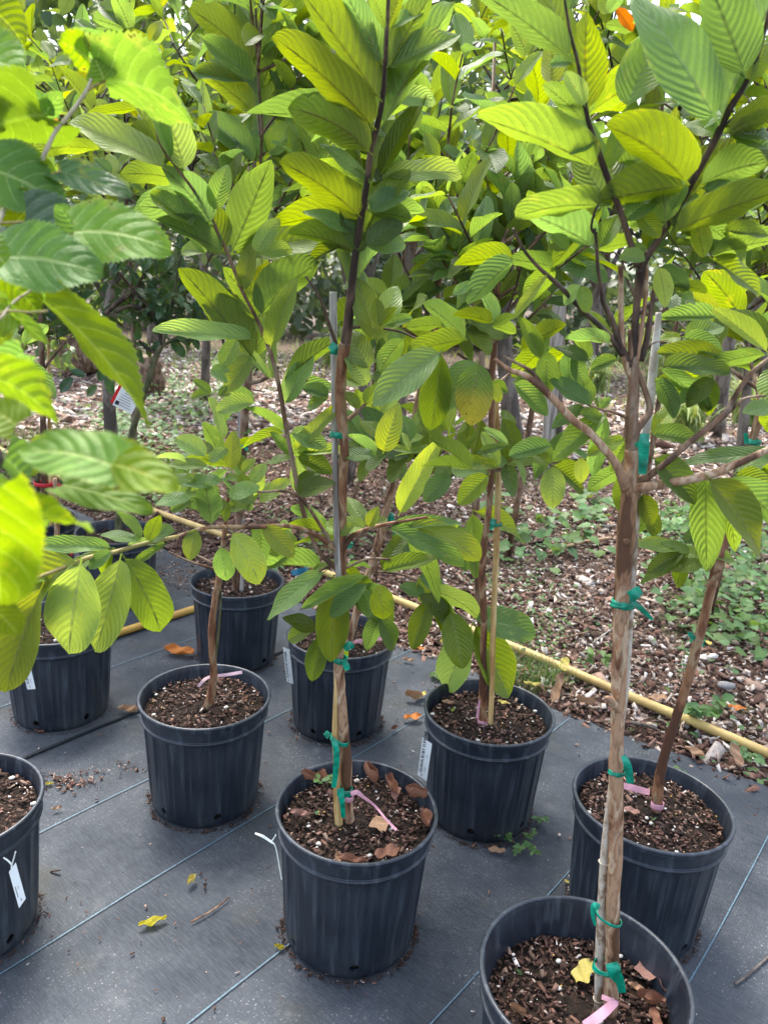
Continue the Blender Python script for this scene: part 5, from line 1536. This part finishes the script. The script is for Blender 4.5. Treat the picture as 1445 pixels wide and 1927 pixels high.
for i in range(8): quad('print_line', -9 if i > 2 else -4, 18 - (i * 5 % 7), -18 + i * 5, -16.8 + i * 5, .0012, M_STONE, cdo)
quad('logo', -12, -5, 12, 20, .0012, M_INK, cdo)
# ---------------------------------------------------------------- fallen leaves (each one a thing)
def dry_mesh(name, mat, seed, curl=1.2, nu=22, nv=4, wr=.5):
    V = []; F = []; UV = []; g = random.Random(seed); ph = g.random() * 6; ph2 = g.random() * 6
    for i in range(nu + 1):
        u = i / nu; h = wr * .5 * (4 * (u * .98 + .01) * (1 - (u * .98 + .01))) ** .6 * (1 + .07 * math.sin(u * 11 + ph)); a = curl * (u - .5)
        cy = math.sin(a) / max(curl, .01) if curl else u; cz = (1 - math.cos(a)) / max(curl, .01) * .8
        for j in range(-nv, nv + 1):
            v = j / nv; c2 = curl * .9 * v; V.append((h * math.sin(c2) / max(.3, curl * .9) * (1 + .2 * math.sin(u * 9 + ph2)), cy, cz + h * (1 - math.cos(c2)) * 1.1 + .05 * math.sin(u * 12 + v * 3 + ph))); UV.append((u, .5 + v / 2))
    w_ = 2 * nv + 1
    for i in range(nu):
        for j in range(2 * nv): a = i * w_ + j; F.append((a, a + 1, a + w_ + 1, a + w_))
    return mesh(name, V, F, mat, uv=UV)
def fallen(label, px, py, lpx, ang, mat, curl=.8, wr=.5, z=None, group='fallen leaves', seed=None, tilt=0., roll=0., name='fallen_leaf'):
    z_ = ZC + .008 if z is None else z; p = G(px, py, z_); L_ = px2m(lpx, p)
    o = link(name, dry_mesh(name, mat, seed or int(px + py), curl, wr=wr), None, p + Vector((0, 0, .01 * L_)))
    o.scale = (L_, L_, L_); o.rotation_euler = (tilt, roll, R(ang)); o.location.z += .10 * L_
    tag(o, label, 'leaf', group); return o
fallen('bright yellow green leaf lying flat on the cloth near the bottom left', 288, 1737, 52, -62, M_YEL, .25, .42)
fallen('small curled tan and green leaf on the cloth left of the middle pot', 361, 1661, 30, -20, M_DEADY, 1.8, .55)
fallen('small yellow leaf scrap at the lower left foot of the middle pot', 526, 1783, 20, 70, M_YEL, .6, .6)
fallen('yellow leaf scrap beside the rim of the left edge pot', 92, 1476, 17, -70, M_YEL, .6, .5)
fallen('round yellow and green mottled leaf on the cloth right of the back pots', 827, 1274, 40, -70, M_SPOT, .4, .72)
fallen('pale yellow curled leaf on a heap of dead leaves beside the cane pot', 790, 1313, 34, -45, M_DEADY, 1.0, .45)
fallen('brown rolled leaf under the pale yellow one beside the cane pot', 778, 1318, 40, 80, M_DEADT, 2.0, .5)
fallen('orange leaf with upright stalk end on the cloth left of the cane pot', 776, 1354, 38, -75, M_DEADO, .9, .5)
fallen('dark curled leaf fragment on the cloth below the orange leaf', 742, 1374, 22, -50, M_DEAD, 2.2, .4)
fallen('large orange brown leaf on the cloth beside the back pot', 338, 1233, 62, 80, M_DEADO, .9, .52)
fallen('brown curled leaf at the rim of the bent stem pot', 242, 1341, 42, 85, M_DEADT, 1.3, .5)
fallen('small brown leaf at the foot of the tagged left pot', 75, 1378, 20, 80, M_DEAD, 1.0, .5)
fallen('thin tan leaf crumb on the cloth between the left pots', 108, 1524, 22, -60, M_DEADT, 1.4, .35)
fallen('pale curled leaf on the cloth right of the back middle pot', 768, 1245, 24, 75, M_DEADT, 1.2, .4)
fallen('tan leaf under the foot of the cane pot', 934, 1604, 34, 85, M_DEADT, .8, .5)
fallen('small yellow leaf at the foot of the right pot', 1068, 1661, 16, 60, M_DEADY, .5, .5)
fallen('yellow leaf on the mulch beside the back middle pot', 836, 1208, 20, -60, M_YEL, .6, .6, z=.03)
fallen('small orange leaf on the mulch edge', 792, 1222, 16, 80, M_DEADO, .8, .6, z=.03)
fallen('tall tan leaf standing against the yellow pipe', 1048, 1300, 60, -30, M_DEADT, .7, .3, z=.05, tilt=.9)
fallen('curled tan husk on the mulch in front of the pipe', 1100, 1328, 44, 65, M_DEADT, 2.0, .4, z=.03)
fallen('yellow leaf caught on the yellow pipe', 1000, 1290, 34, 80, M_DEADY, .8, .35, z=.04)
fallen('flat light yellow leaf on the mulch behind the pipe', 1061, 1253, 32, -20, M_DEADY, .4, .6, z=.04, tilt=.5)
fallen('tan dead leaf on the mulch behind the pipe right of the near trunk', 1235, 1318, 44, -70, M_DEADT, .8, .5, z=.03)
fallen('tan dead leaf below the pipe by the leafy weed', 1305, 1420, 40, 40, M_DEADT, 1.0, .6, z=.03)
fallen('large tan leaf leaning on the pipe at the right edge', 1383, 1425, 46, 10, M_DEADT, .7, .5, z=.05, tilt=.6)
fallen('light orange leaf on the mulch at the right', 1385, 1335, 34, 80, M_DEADO, .6, .5, z=.03)
fallen('yellow leaf stuck by the green bow of the leaning trunk', 1332, 1213, 20, 0, M_DEADY, 1.0, .6, z=.6)
fallen('orange leaf lying on the grass behind the back left pots', 262, 960, 22, 80, M_DEADO, .6, .6, z=.03)
def potleaf(key, label, px, py, lpx, ang, mat, curl, wr=.5, tilt=0, roll=0):
    t = POTS[key][1]; lpx = lpx * (1.22 if key == 'A' else 1.); return fallen(label, px, py, lpx, ang, mat, curl, wr, z=t + .012, group='dried leaves lying in the pots', tilt=tilt, roll=roll)
potleaf('A', 'flat light brown leaf right of the middle trunk foot', 714, 1556, 36, 20, M_DEADT, .6, .8)
potleaf('A', 'long rolled brown leaf at the back right of the middle pot', 697, 1472, 50, 35, M_DEAD, 2.6, .5)
potleaf('A', 'curled brown leaf by the back rim of the middle pot', 735, 1490, 48, 20, M_DEAD, 2.2, .5)
potleaf('A', 'folded reddish leaf beside the rolled one in the middle pot', 744, 1500, 34, -10, M_DEADP, 1.4, .6)
potleaf('A', 'wrinkled leaf against the right rim of the middle pot', 782, 1506, 46, 70, M_DEAD, 2.4, .5)
potleaf('A', 'grey brown leaf pressed to the inner right wall of the middle pot', 800, 1550, 44, 10, M_DEAD, 1.8, .55)
potleaf('A', 'brown leaf at the front rim of the middle pot', 728, 1612, 44, -60, M_DEAD, 1.0, .6)
potleaf('A', 'thin brown leaf at the front left rim of the middle pot', 660, 1628, 50, 80, M_DEAD, 1.5, .4)
potleaf('A', 'two toned curled leaf scrap at the front rim of the middle pot', 637, 1620, 26, 10, M_DEADT, 1.4, .6)
potleaf('A', 'folded reddish brown leaf at the left in the middle pot', 562, 1539, 32, 80, M_DEADP, 1.6, .55)
potleaf('A', 'long brown leaf along the back left rim of the middle pot', 585, 1474, 46, 75, M_DEAD, 2.2, .4)
potleaf('A', 'upright curled leaf at the back left of the middle pot', 607, 1467, 34, 30, M_DEAD, 1.8, .5)
potleaf('G', 'large pale yellow leaf lying left of the nearest stake', 1096, 1836, 62, -38, M_DEADY, .7, .6)
potleaf('G', 'broad pinkish dried leaf right of the nearest trunk', 1215, 1832, 46, -15, M_DEADP, .7, .95)
potleaf('G', 'folded pinkish brown leaf near the right rim of the nearest pot', 1247, 1862, 40, 10, M_DEADP, 1.8, .6)
potleaf('G', 'grey brown crumpled leaf at the right of the nearest pot', 1222, 1890, 60, 75, M_DEAD, 1.8, .5)
potleaf('G', 'tan curled leaf behind the crumpled one in the nearest pot', 1195, 1863, 34, 60, M_DEADT, 1.4, .5)
potleaf('G', 'brown leaf point at the picture bottom in the nearest pot', 1232, 1922, 44, 0, M_DEAD, 1.0, .5)
potleaf('G', 'rolled tan leaf at the bottom left of the nearest pot', 972, 1908, 40, 60, M_DEADT, 2.0, .5)
potleaf('E', 'tan leaf scrap near the back of the cane pot', 842, 1325, 24, 75, M_DEADT, 1.0, .6)
potleaf('E', 'small yellow green leaf at the left in the cane pot', 852, 1337, 16, -20, M_YEL, .6, .5)
potleaf('E', 'pale green leaf at the right in the cane pot', 946, 1324, 22, 70, M_DEADY, .8, .5)
potleaf('F', 'pale cracked bark piece left of centre in the right pot', 1187, 1530, 30, 60, M_DEADP, .9, .7)

# twigs and stones
def twig(label, pts, wpx, mat=M_DEAD, z=ZC + .008):
    q = [(G(a, b, z), 0) for a, b in pts]; q = [(p, px2m(wpx, p) / 2) for p, _ in q]; V, F = tube(q, 5, 4, .2, org=q[0][0])
    o = link('twig', mesh('twig', V, F, mat), None, q[0][0]); tag(o, label, 'twig', 'dry twigs on the ground'); return o
twig('thin reddish twig on the cloth left of the middle pot', [(360, 1735), (385, 1722), (410, 1706), (432, 1688)], 3, M_BARKR)
twig('grey twig on the cloth at the right picture edge', [(1382, 1852), (1405, 1836), (1425, 1818), (1450, 1796)], 5, M_BARKGREY)
twig('long dry stick on the mulch left of the near trunk', [(1030, 1040), (1065, 1028), (1110, 1018), (1150, 1012)], 6, M_BARK, .03)
twig('dark stick on the mulch behind the pipe', [(1195, 1312), (1225, 1330), (1260, 1340)], 5, M_BARKM, .03)
twig('pale stick along the pipe below the near trunk', [(1185, 1360), (1210, 1364), (1235, 1372)], 7, M_BARKGREY, .03)
twig('thin pale twig lying over the mulch at the centre right', [(1115, 1210), (1130, 1198), (1148, 1185)], 3, M_STAKEG, .03)
twig('brown stick on the mulch left of the near trunk', [(1045, 1206), (1080, 1196), (1112, 1188)], 4, M_BARKM, .03)
twig('long stick far back on the mulch at right', [(1255, 815), (1280, 800), (1300, 792)], 8, M_BARK, .04)
p = G(1366, 1290, .03); st = link('stone', blob_mesh('stone', M_STONE, 7), None, p); st.scale = (.042, .025, .022); st.rotation_euler = (0, 0, .2); tag(st, 'grey stone on the mulch at the right', 'stone')
for (px_, py_, s, lab) in [(1080, 1133, .012, 'white pebble on the mulch left of the near trunk'), (1373, 1292, .01, 'small white stone beside the grey stone'), (1380, 1387, .012, 'pale round pebble below the pipe at right'), (947, 1280, .016, 'flat grey stone at the cloth edge behind the cane pot'), (795, 1528, 0, '')]:
    if s: p = G(px_, py_, .025); o = link('pebble', blob_mesh('pebble', M_PERL, int(px_)), None, p); o.scale = (s, s * .8, s * .6); tag(o, lab, 'pebble')
pp = G(795 / 1.0, 1528, POTS['A'][1] + .004)
p = G(744, 1527, POTS['A'][1] + .005); o = link('pebble', blob_mesh('pebble', M_PERL, 5), None, p); o.scale = (.010, .007, .005); tag(o, 'white oval pebble on the soil of the middle pot', 'pebble')

# ---------------------------------------------------------------- small weeds
def leafcloud(name, C_, D_, Nn, Ls, Ws, tint, mat, fold=.15, curve=.2, parent=None, shape='leaf'):
    """joined small leaves: C_ base points, D_ directions, Nn normals"""
    n_ = len(C_); D_ = D_ / np.linalg.norm(D_, axis=1, keepdims=True); X = np.cross(D_, Nn); X /= np.linalg.norm(X, axis=1, keepdims=True) + 1e-9; Z = np.cross(X, D_)
    if shape == 'heart': prof = [(0, 0, .5), (.02, .30, 0), (.25, .52, .0), (.6, .36, 0), (1, .0, .5)]
    else: prof = [(0, .03, 0), (.22, .36, 0), (.5, .5, 0), (.8, .32, 0), (1.0, .02, 0)]
    T = []; UV = []
    for u, h, _ in prof:
        yy = u - (.12 if (shape == 'heart' and u == .02) else 0)
        for s in (-1, 0, 1):
            y_ = yy if s else u
            T.append((s * h, y_, -curve * u * u + fold * abs(s) * h)); UV.append((u, .5 + s * .5))
    T = np.array(T); UV = np.array(UV); m_ = len(T)
    V = C_[:, None] + (X * Ws[:, None])[:, None] * T[None, :, 0:1] + (D_ * Ls[:, None])[:, None] * T[None, :, 1:2] + (Z * Ls[:, None])[:, None] * T[None, :, 2:3]
    q = []
    for i in range(len(prof) - 1):
        a = i * 3; q += [(a, a + 1, a + 4, a + 3), (a + 1, a + 2, a + 5, a + 4)]
    F = (np.array(q)[None] + (np.arange(n_) * m_)[:, None, None]).reshape(-1, 4)
    me = npmesh(name, V.reshape(-1, 3), F, mat, uv=np.tile(UV, (n_, 1)), tint=np.repeat(tint, m_, 0), smooth=True)
    return link(name, me, parent)
def rt(n_): return rng.uniform(0, 1, (n_, 3))
def weed_patch(pxs, n_, L_, label, h=(.02, .10), shape='heart', mat=M_WEED, wr=.95, cat=None, name='ground_weeds'):
    C_ = []; D_ = []; 
    for _ in range(n_):
        cx, cy, sx, sy = pxs[rnd.randrange(len(pxs))]; p = G(rnd.gauss(cx, sx), rnd.gauss(cy, sy), .02)
        if edge_off(p.x, p.y) < .0 or p.y > 30: continue
        C_.append((p.x, p.y, gz(p.x, p.y) + rnd.uniform(*h))); a = rnd.uniform(0, 6.283); D_.append((math.cos(a), math.sin(a), rnd.uniform(-.5, .3)))
    C_ = np.array(C_); D_ = np.array(D_); n2 = len(C_); Nn = np.stack([rng.normal(0, .3, n2), rng.normal(-.25, .3, n2), np.ones(n2)], 1); Ls = rng.uniform(.6, 1.2, n2) * L_
    o = leafcloud(name, C_, D_, Nn, Ls, Ls * wr, rt(n2), mat, shape=shape); tag(o, label, kind='stuff'); return o
weed_patch([(1000, 985, 45, 28), (1080, 1000, 40, 22), (1040, 1040, 50, 20), (960, 1005, 20, 30), (1110, 965, 20, 15), (930, 960, 20, 40)], 190, .075, 'creeping heart leaved weed in the middle of the mulch', (.03, .11))
weed_patch([(1380, 1080, 60, 60), (1330, 1130, 40, 40), (1420, 1150, 40, 50), (1400, 1000, 50, 40), (1250, 1010, 30, 20), (1300, 980, 40, 20), (1420, 960, 30, 30)], 1150, .052, 'dense patch of creeping weeds at the right', (.02, .14))
weed_patch([(960, 1130, 30, 40), (1000, 1090, 30, 30), (1040, 1190, 30, 30), (1010, 1200, 30, 25), (900, 1080, 20, 30)], 420, .024, 'small leaved weeds between the cane and the near trunk', (.01, .12), shape='leaf', wr=.5)
weed_patch([(600, 1040, 40, 30), (530, 1040, 30, 20), (640, 1000, 80, 40), (560, 1000, 40, 25)], 340, .028, 'low weeds on the mulch behind the middle', (.01, .06))
weed_patch([(350, 720, 40, 25), (330, 760, 50, 20), (240, 780, 40, 30), (220, 830, 30, 30), (320, 830, 50, 30), (420, 760, 40, 20)], 1500, .05, 'green weeds in the shade under the citrus tree', (.01, .16))
weed_patch([(260, 900, 70, 18), (200, 930, 50, 14), (330, 880, 60, 20), (130, 860, 40, 20), (60, 870, 40, 20)], 900, .035, 'low weeds behind the back left pots', (.01, .08))
weed_patch([(1300, 1360, 120, 40), (1200, 1230, 120, 60), (1000, 1260, 60, 20), (1400, 1450, 40, 20), (1100, 1100, 160, 80)], 170, .022, 'scattered tiny seedlings on the mulch', (.01, .03))
def plantlet(label, px, py, z, n_, spread, h, L_, wr=.6, shape='leaf', stems_=4, name='weed'):
    p = G(px, py, z); e = empty(name, p, label, 'weed', 'small weeds'); C_ = []; D_ = []
    V = []; F = []
    for s in range(stems_):
        a = rnd.uniform(0, 6.283); tip = Vector((math.cos(a) * spread * rnd.uniform(.4, 1), math.sin(a) * spread * rnd.uniform(.4, 1), h * rnd.uniform(.5, 1)))
        tube([(Vector((0, 0, -.005)), .0012), (tip * .5 + Vector((0, 0, h * .15)), .001), (tip, .0006)], 5, 3, V=V, F=F)
        for k in range(n_ // stems_):
            t = rnd.uniform(.3, 1); q = tip * t + Vector((0, 0, h * .6 * t * (1 - t))); C_.append(q); b = rnd.uniform(0, 6.283); D_.append((math.cos(b), math.sin(b), rnd.uniform(-.2, .6)))
    link('stem', mesh('stem', V, F, M_BARKG), e)
    C_ = np.array(C_); D_ = np.array(D_); n2 = len(C_); Nn = np.stack([rng.normal(0, .3, n2), rng.normal(-.3, .3, n2), np.ones(n2)], 1); Ls = rng.uniform(.6, 1.2, n2) * L_
    o = leafcloud('foliage', C_, D_, Nn, Ls, Ls * wr, rt(n2), M_WEED, parent=e, shape=shape); o['kind'] = 'stuff'; return e
plantlet('bushy weed with oval leaves growing at the pipe behind the right pot', 1310, 1370, .0, 46, .09, .13, .042, .75)
plantlet('small leafy weed at the right edge in front of the pipe', 1405, 1440, .0, 22, .07, .07, .035, .8)
plantlet('trailing weed with small leaves at the foot of the cane pot', 975, 1590, ZC + .004, 60, .09, .04, .020, .6, stems_=6)
plantlet('thin sprig of weed standing right of the cane pot', 1012, 1555, ZC + .004, 14, .04, .05, .018, .6, stems_=2)
plantlet('bright seedling at the back of the right pot', 1276, 1462, POTS['F'][1], 6, .012, .022, .022, .8, stems_=2)
plantlet('small weed left of the middle trunk at the back of the pot', 614, 1490, POTS['A'][1], 14, .028, .06, .022, .6, stems_=3)
plantlet('tiny seedling in the middle pot left of the trunk', 597, 1535, POTS['A'][1], 5, .010, .010, .011, .8, stems_=2)
plantlet('upright weed with opposite leaves behind the pipe left of the near trunk', 1120, 1268, .0, 10, .06, .10, .05, .5, stems_=2)
plantlet('tall thin weed behind the leaning trunk at right', 1282, 1290, .0, 26, .04, .22, .03, .5, stems_=3)
plantlet('low weed under the pipe behind the cane pot', 945, 1255, .0, 22, .08, .06, .03, .8)
plantlet('tiny grass sprig in the right pot centre', 1225, 1550, POTS['F'][1], 4, .008, .016, .014, .25, stems_=2)
plantlet('seedling left in the nearest pot', 977, 1830, POTS['G'][1], 5, .008, .006, .010, .8, stems_=2)

# grass tufts and blades
def grass(label, pxs, n_, h, name='grass', kind='stuff', w_=.004, mat=M_WEED, lean=.5, z0=None):
    B = []
    for _ in range(n_):
        cx, cy, sx, sy = pxs[rnd.randrange(len(pxs))]; p = G(rnd.gauss(cx, sx), rnd.gauss(cy, sy), .01)
        if edge_off(p.x, p.y) < .02 or p.y > 30: continue
        B.append((p.x, p.y, gz(p.x, p.y)))
    B = np.array(B); m_ = len(B); a = rng.uniform(0, 6.283, m_); H = h * rng.uniform(.5, 1.2, m_); le = H * lean * rng.uniform(.3, 1.3, m_); wd = w_ * rng.uniform(.6, 1.3, m_)
    k = 5; V = np.zeros((m_, k, 2, 3)); 
    for i in range(k):
        t = i / (k - 1); cx = B[:, 0] + np.cos(a) * le * t * t; cy = B[:, 1] + np.sin(a) * le * t * t; cz = B[:, 2] + H * (t - .35 * t * t * lean)
        for s in (0, 1): ww = (s - .5) * wd * (1 - t * .92); V[:, i, s, 0] = cx - np.sin(a) * ww; V[:, i, s, 1] = cy + np.cos(a) * ww; V[:, i, s, 2] = cz
    q = np.array([(2 * i, 2 * i + 1, 2 * i + 3, 2 * i + 2) for i in range(k - 1)]); F = (q[None] + (np.arange(m_) * 2 * k)[:, None, None]).reshape(-1, 4)
    uv = np.tile(np.array([(i / (k - 1), s) for i in range(k) for s in (0, 1)]), (m_, 1))
    o = link(name, npmesh(name, V.reshape(-1, 3), F, mat, uv=uv, tint=np.repeat(rt(m_), 2 * k, 0), smooth=True)); tag(o, label, kind=kind); return o
grass('grass growing along the pipe behind the cane pot', [(995, 1290, 30, 12), (960, 1262, 25, 12), (1030, 1280, 20, 8)], 420, .13, w_=.003)
grass('short grass behind the back left pots', [(190, 900, 60, 14), (280, 915, 60, 14), (240, 890, 90, 12)], 2600, .10, w_=.005)
grass('thin green grass over the shaded ground at the left', [(280, 850, 120, 40), (60, 850, 60, 30)], 1800, .08, w_=.005)
grass('sparse grass on the mulch behind the middle', [(620, 900, 160, 60), (900, 900, 100, 60)], 500, .09, w_=.005)

grass('pale long grass growing far back between the trees', [(1200, 660, 260, 40), (700, 680, 200, 26), (1300, 720, 120, 40), (350, 660, 200, 20)], 2600, .34, w_=.016, mat=M_STRAP, lean=.9)

# strap leaved clumps far right and middle back
def clump(label, px, py, h, n_, seed, spread=.7, w_=.035, green=True):
    g = random.Random(seed); b = G(px, py, 0); b.z = gz(b.x, b.y); e = empty('strap_plant', b, label, 'plant', 'strap leaved clumps'); V = []; F = []; UV = []; TI = []
    for i in range(n_):
        a = g.uniform(0, 6.283); H = h * g.uniform(.45, 1.1); R_ = spread * H * g.uniform(.3, 1.2); c, s = math.cos(a), math.sin(a); bx, by = g.gauss(0, .10) * h, g.gauss(0, .10) * h; ti = (g.random(), g.random(), 0); k0 = len(V); m_ = 8; wd = w_ * g.uniform(.6, 1.2)
        for j in range(m_ + 1):
            t = j / m_; x_ = bx + c * R_ * t ** 1.6; y_ = by + s * R_ * t ** 1.6; z_ = H * (1.25 * t - .55 * t ** 3 * (1 + .6 * (R_ / H)))
            ww = wd * (1 - t) ** .5 * (.5 + .9 * min(1, t * 3)) * .5 + .001
            for q in (-1, 1): V.append((x_ - s * ww * q, y_ + c * ww * q, max(z_, .01) + .15 * ww)); UV.append((t, (q + 1) / 2)); TI.append(ti)
            if j: F.append((k0 + 2 * j - 2, k0 + 2 * j - 1, k0 + 2 * j + 1, k0 + 2 * j))
    o = link('foliage', npmesh('foliage', V, F, M_STRAP, uv=UV, tint=np.array(TI), smooth=True), e); o['kind'] = 'stuff'; return e
for i, (px_, py_, h_, n_, lab) in enumerate([(1290, 830, .75, 130, 'big pale green strap leaved clump right of the white stake'), (1400, 800, .9, 130, 'tall strap leaved clump at the right picture edge'), (1120, 740, .9, 110, 'strap leaved clump between the pale post and near trunk'), (1240, 740, 1.1, 110, 'light green tall clump behind the forking stems'), (1350, 720, 1.4, 120, 'wide clump of long blades in the back at right'), (1010, 720, 1.0, 80, 'strap leaved clump left of the pale post'), (480, 700, .8, 90, 'clump of drooping blades behind the left branch leaves'), (1440, 930, .5, 60, 'low clump behind the right sapling'), (620, 690, .8, 70, 'pale clump seen between the middle leaves'), (1180, 690, 1.6, 90, 'tall grey green clump farthest back at right')]):
    clump(lab, px_, py_, h_, n_, 200 + i)

# ---------------------------------------------------------------- background trees
def bg_tree(label, x, y, h0, h1, rad, nleaf, L_, seed, mat=M_BGST, barkm=M_BARKGREY, trunk=.08, lean=(0, 0), cat='tree', wr=.55, name='broadleaf_tree', nb=16, group='trees in the background', tr=None, dens=.9):
    g = random.Random(seed); gg = np.random.default_rng(seed); e = empty(name, (x, y, gz(x, y) if y < 40 else 0), label, cat, group)
    b = Vector((0, 0, 0)); top = Vector((lean[0], lean[1], h1 * .85)); V = []; F = []
    tr_ = [b, b.lerp(top, .33) + Vector((g.uniform(-.1, .1), 0, 0)), b.lerp(top, .66) + Vector((g.uniform(-.15, .15), 0, 0)), top]
    V, F = tube([(p, trunk * (1 - .7 * i / 3)) for i, p in enumerate(tr_)], 10, 5, .12); link('trunk', mesh('trunk', V, F, barkm), e)
    tips = []
    for i in range(nb):
        t = g.uniform(.35, 1); p = b.lerp(top, t); a = g.uniform(0, 6.283); q = Vector((lean[0] * .8 + math.cos(a) * rad * g.uniform(.4, 1), lean[1] * .8 + math.sin(a) * rad * g.uniform(.4, 1), g.uniform(h0 + .1 * (h1 - h0), h1)))
        mid = p.lerp(q, .5) + Vector((g.uniform(-.1, .1), g.uniform(-.1, .1), .12)) * rad
        VV, FF = tube([(p, trunk * .35), (mid, trunk * .2), (q, trunk * .06)], 6, 4, .15)
        for k in range(6):
            t2 = g.uniform(.35, 1); s0 = p.lerp(mid, t2 * 2) if t2 < .5 else mid.lerp(q, t2 * 2 - 1); s1 = s0 + Vector((g.gauss(0, 1), g.gauss(0, 1), g.gauss(0, .7))) * rad * .22
            tube([(s0, trunk * .09), (s0.lerp(s1, .5) + Vector((0, 0, .04)), trunk * .06), (s1, trunk * .03)], 5, 2, .1, V=VV, F=FF); tips.append((s0, s1))
        link('limb', mesh('limb', VV, FF, barkm), e); tips.append((mid, q))
    idx = gg.integers(len(tips), size=nleaf); A0 = np.array([t[0] for t in tips]); A1 = np.array([t[1] for t in tips]); t = gg.uniform(0, 1.1, nleaf)[:, None]
    C_ = A0[idx] * (1 - t) + A1[idx] * t + gg.normal(0, rad * .07, (nleaf, 3)); D_ = gg.normal(0, 1, (nleaf, 3)) + (A1 - A0)[idx] / rad; D_[:, 2] -= .3
    k = C_[:, 2] > h0; C_ = C_[k]; D_ = D_[k]; n2 = len(C_); Nn = np.stack([gg.normal(0, .5, n2), gg.normal(0, .5, n2), np.ones(n2)], 1); Ls = gg.uniform(.6, 1.25, n2) * L_
    o = leafcloud('crown', C_, D_, Nn, Ls, Ls * wr, gg.uniform(0, 1, (n2, 3)), mat, parent=e); o['kind'] = 'stuff'; return e
bg_tree('tangled tree with small round grey green leaves at the upper left', -1.9, 5.2, 1.7, 3.6, 1.3, 3000, .10, 301, trunk=.05, wr=.8)
bg_tree('small leaved tree filling the gap left of the tall middle sapling', -.3, 5.8, 1.8, 3.6, 1.2, 2300, .10, 302, trunk=.05, wr=.8)
bg_tree('dark leaved bush under the citrus tree at far left', -2.9, 5.6, .6, 2.1, .9, 3000, .09, 303, trunk=.03, wr=.5, name='dense_bush')
bg_tree('tree with a thick dark leaning trunk behind the left leaves', -4.6, 11.6, 1.0, 4.6, 2.2, 7000, .13, 304, trunk=.32, lean=(-1.7, 0), barkm=M_BARKM)
bg_tree('tree with a smooth grey bent trunk behind the bamboo cane', 1.36, 8.3, 1.9, 4.2, 1.5, 2400, .12, 305, trunk=.11, lean=(-.5, .4))
bg_tree('green tree far behind the middle, between the clumps', .1, 9.5, 1.5, 4.8, 1.8, 3200, .12, 306, trunk=.1)
bg_tree('dark green tree behind the shaded left ground', -2.3, 9.4, 1.2, 3.9, 1.6, 4200, .12, 307, trunk=.06)
bg_tree('leafy tree behind the strap leaved clumps at right', 4.1, 9.6, 2.2, 4.4, 1.9, 3200, .12, 308, trunk=.1)
bg_tree('tree at the right edge behind the guava leaves', 3.0, 6.4, 1.6, 3.0, 1.0, 1800, .11, 309, trunk=.05)
bg_tree('dusky tall tree rising behind the mulberry leaves', -5.2, 17, 1.5, 7.4, 3.0, 8000, .15, 310, mat=M_FARST, trunk=.2)
bg_tree('dusky tall tree behind the middle', -.8, 17, .8, 6.0, 3.2, 8000, .17, 311, mat=M_FARST, trunk=.2)
bg_tree('far tree behind the forking stems', 4.2, 17, 2.4, 5.0, 3.0, 7000, .17, 312, mat=M_FARST, trunk=.2)
bg_tree('far tree at the right beyond the clumps', 8.6, 17, 2.4, 5.4, 3.2, 7000, .17, 313, mat=M_FARST, trunk=.2)
# wood that closes the view
nw = 30000; C_ = np.stack([rng.uniform(-26, 26, nw), rng.uniform(21, 27, nw), np.abs(rng.uniform(0, 1, nw)) ** .8 * 4.8], 1)
hh = np.array([3.4 + 1.6 * noise.noise(Vector((x_ * .22, 3, 0))) + .8 * noise.noise(Vector((x_ * .9, 7, 0))) for x_ in C_[:, 0]]); C_ = C_[C_[:, 2] < hh]; n2 = len(C_)
D_ = rng.normal(0, 1, (n2, 3)); Nn = np.stack([rng.normal(0, .6, n2), rng.normal(-.4, .5, n2), np.ones(n2)], 1); Ls = rng.uniform(.2, .5, n2)
o = leafcloud('far_wood', C_, D_, Nn, Ls, Ls * .7, rt(n2), M_FARST); tag(o, 'far wood closing the view behind the nursery', kind='stuff')

# pale posts and palm stump
def post(label, pts, wpx, mat, Y, name='post', cat='post'):
    q = [(P(a, b, Y), 0) for a, b in pts]; q = [(p, px2m(wpx, p) / 2) for p, _ in q]; q[0][0].z = gz(q[0][0].x, q[0][0].y) - .01
    V, F = tube(q, 12, 4, .04, org=q[0][0]); o = link(name, mesh(name, V, F, mat), None, q[0][0]); tag(o, label, cat)
post('pale grey wooden post behind the left branch of the near tree', [(1030, 862), (1038, 740), (1050, 600), (1056, 540)], 24, M_STAKEG, 7.0)
post('second grey post just left of the pale one', [(1052, 858), (1050, 740), (1055, 620), (1058, 560)], 17, M_BARKGREY, 7.2)
e = empty('palm_stump', G(282, 742, 0), 'brown fibrous palm stump beyond the citrus trunk', 'stump'); V, F = tube([(Vector((0, 0, 0)), .20), (Vector((-.02, 0, .2)), .20), (Vector((0, 0, .42)), .15), (Vector((0, 0, .5)), .08)], 14, 5, .25); link('stem', mesh('stem', V, F, M_BARKM), e)
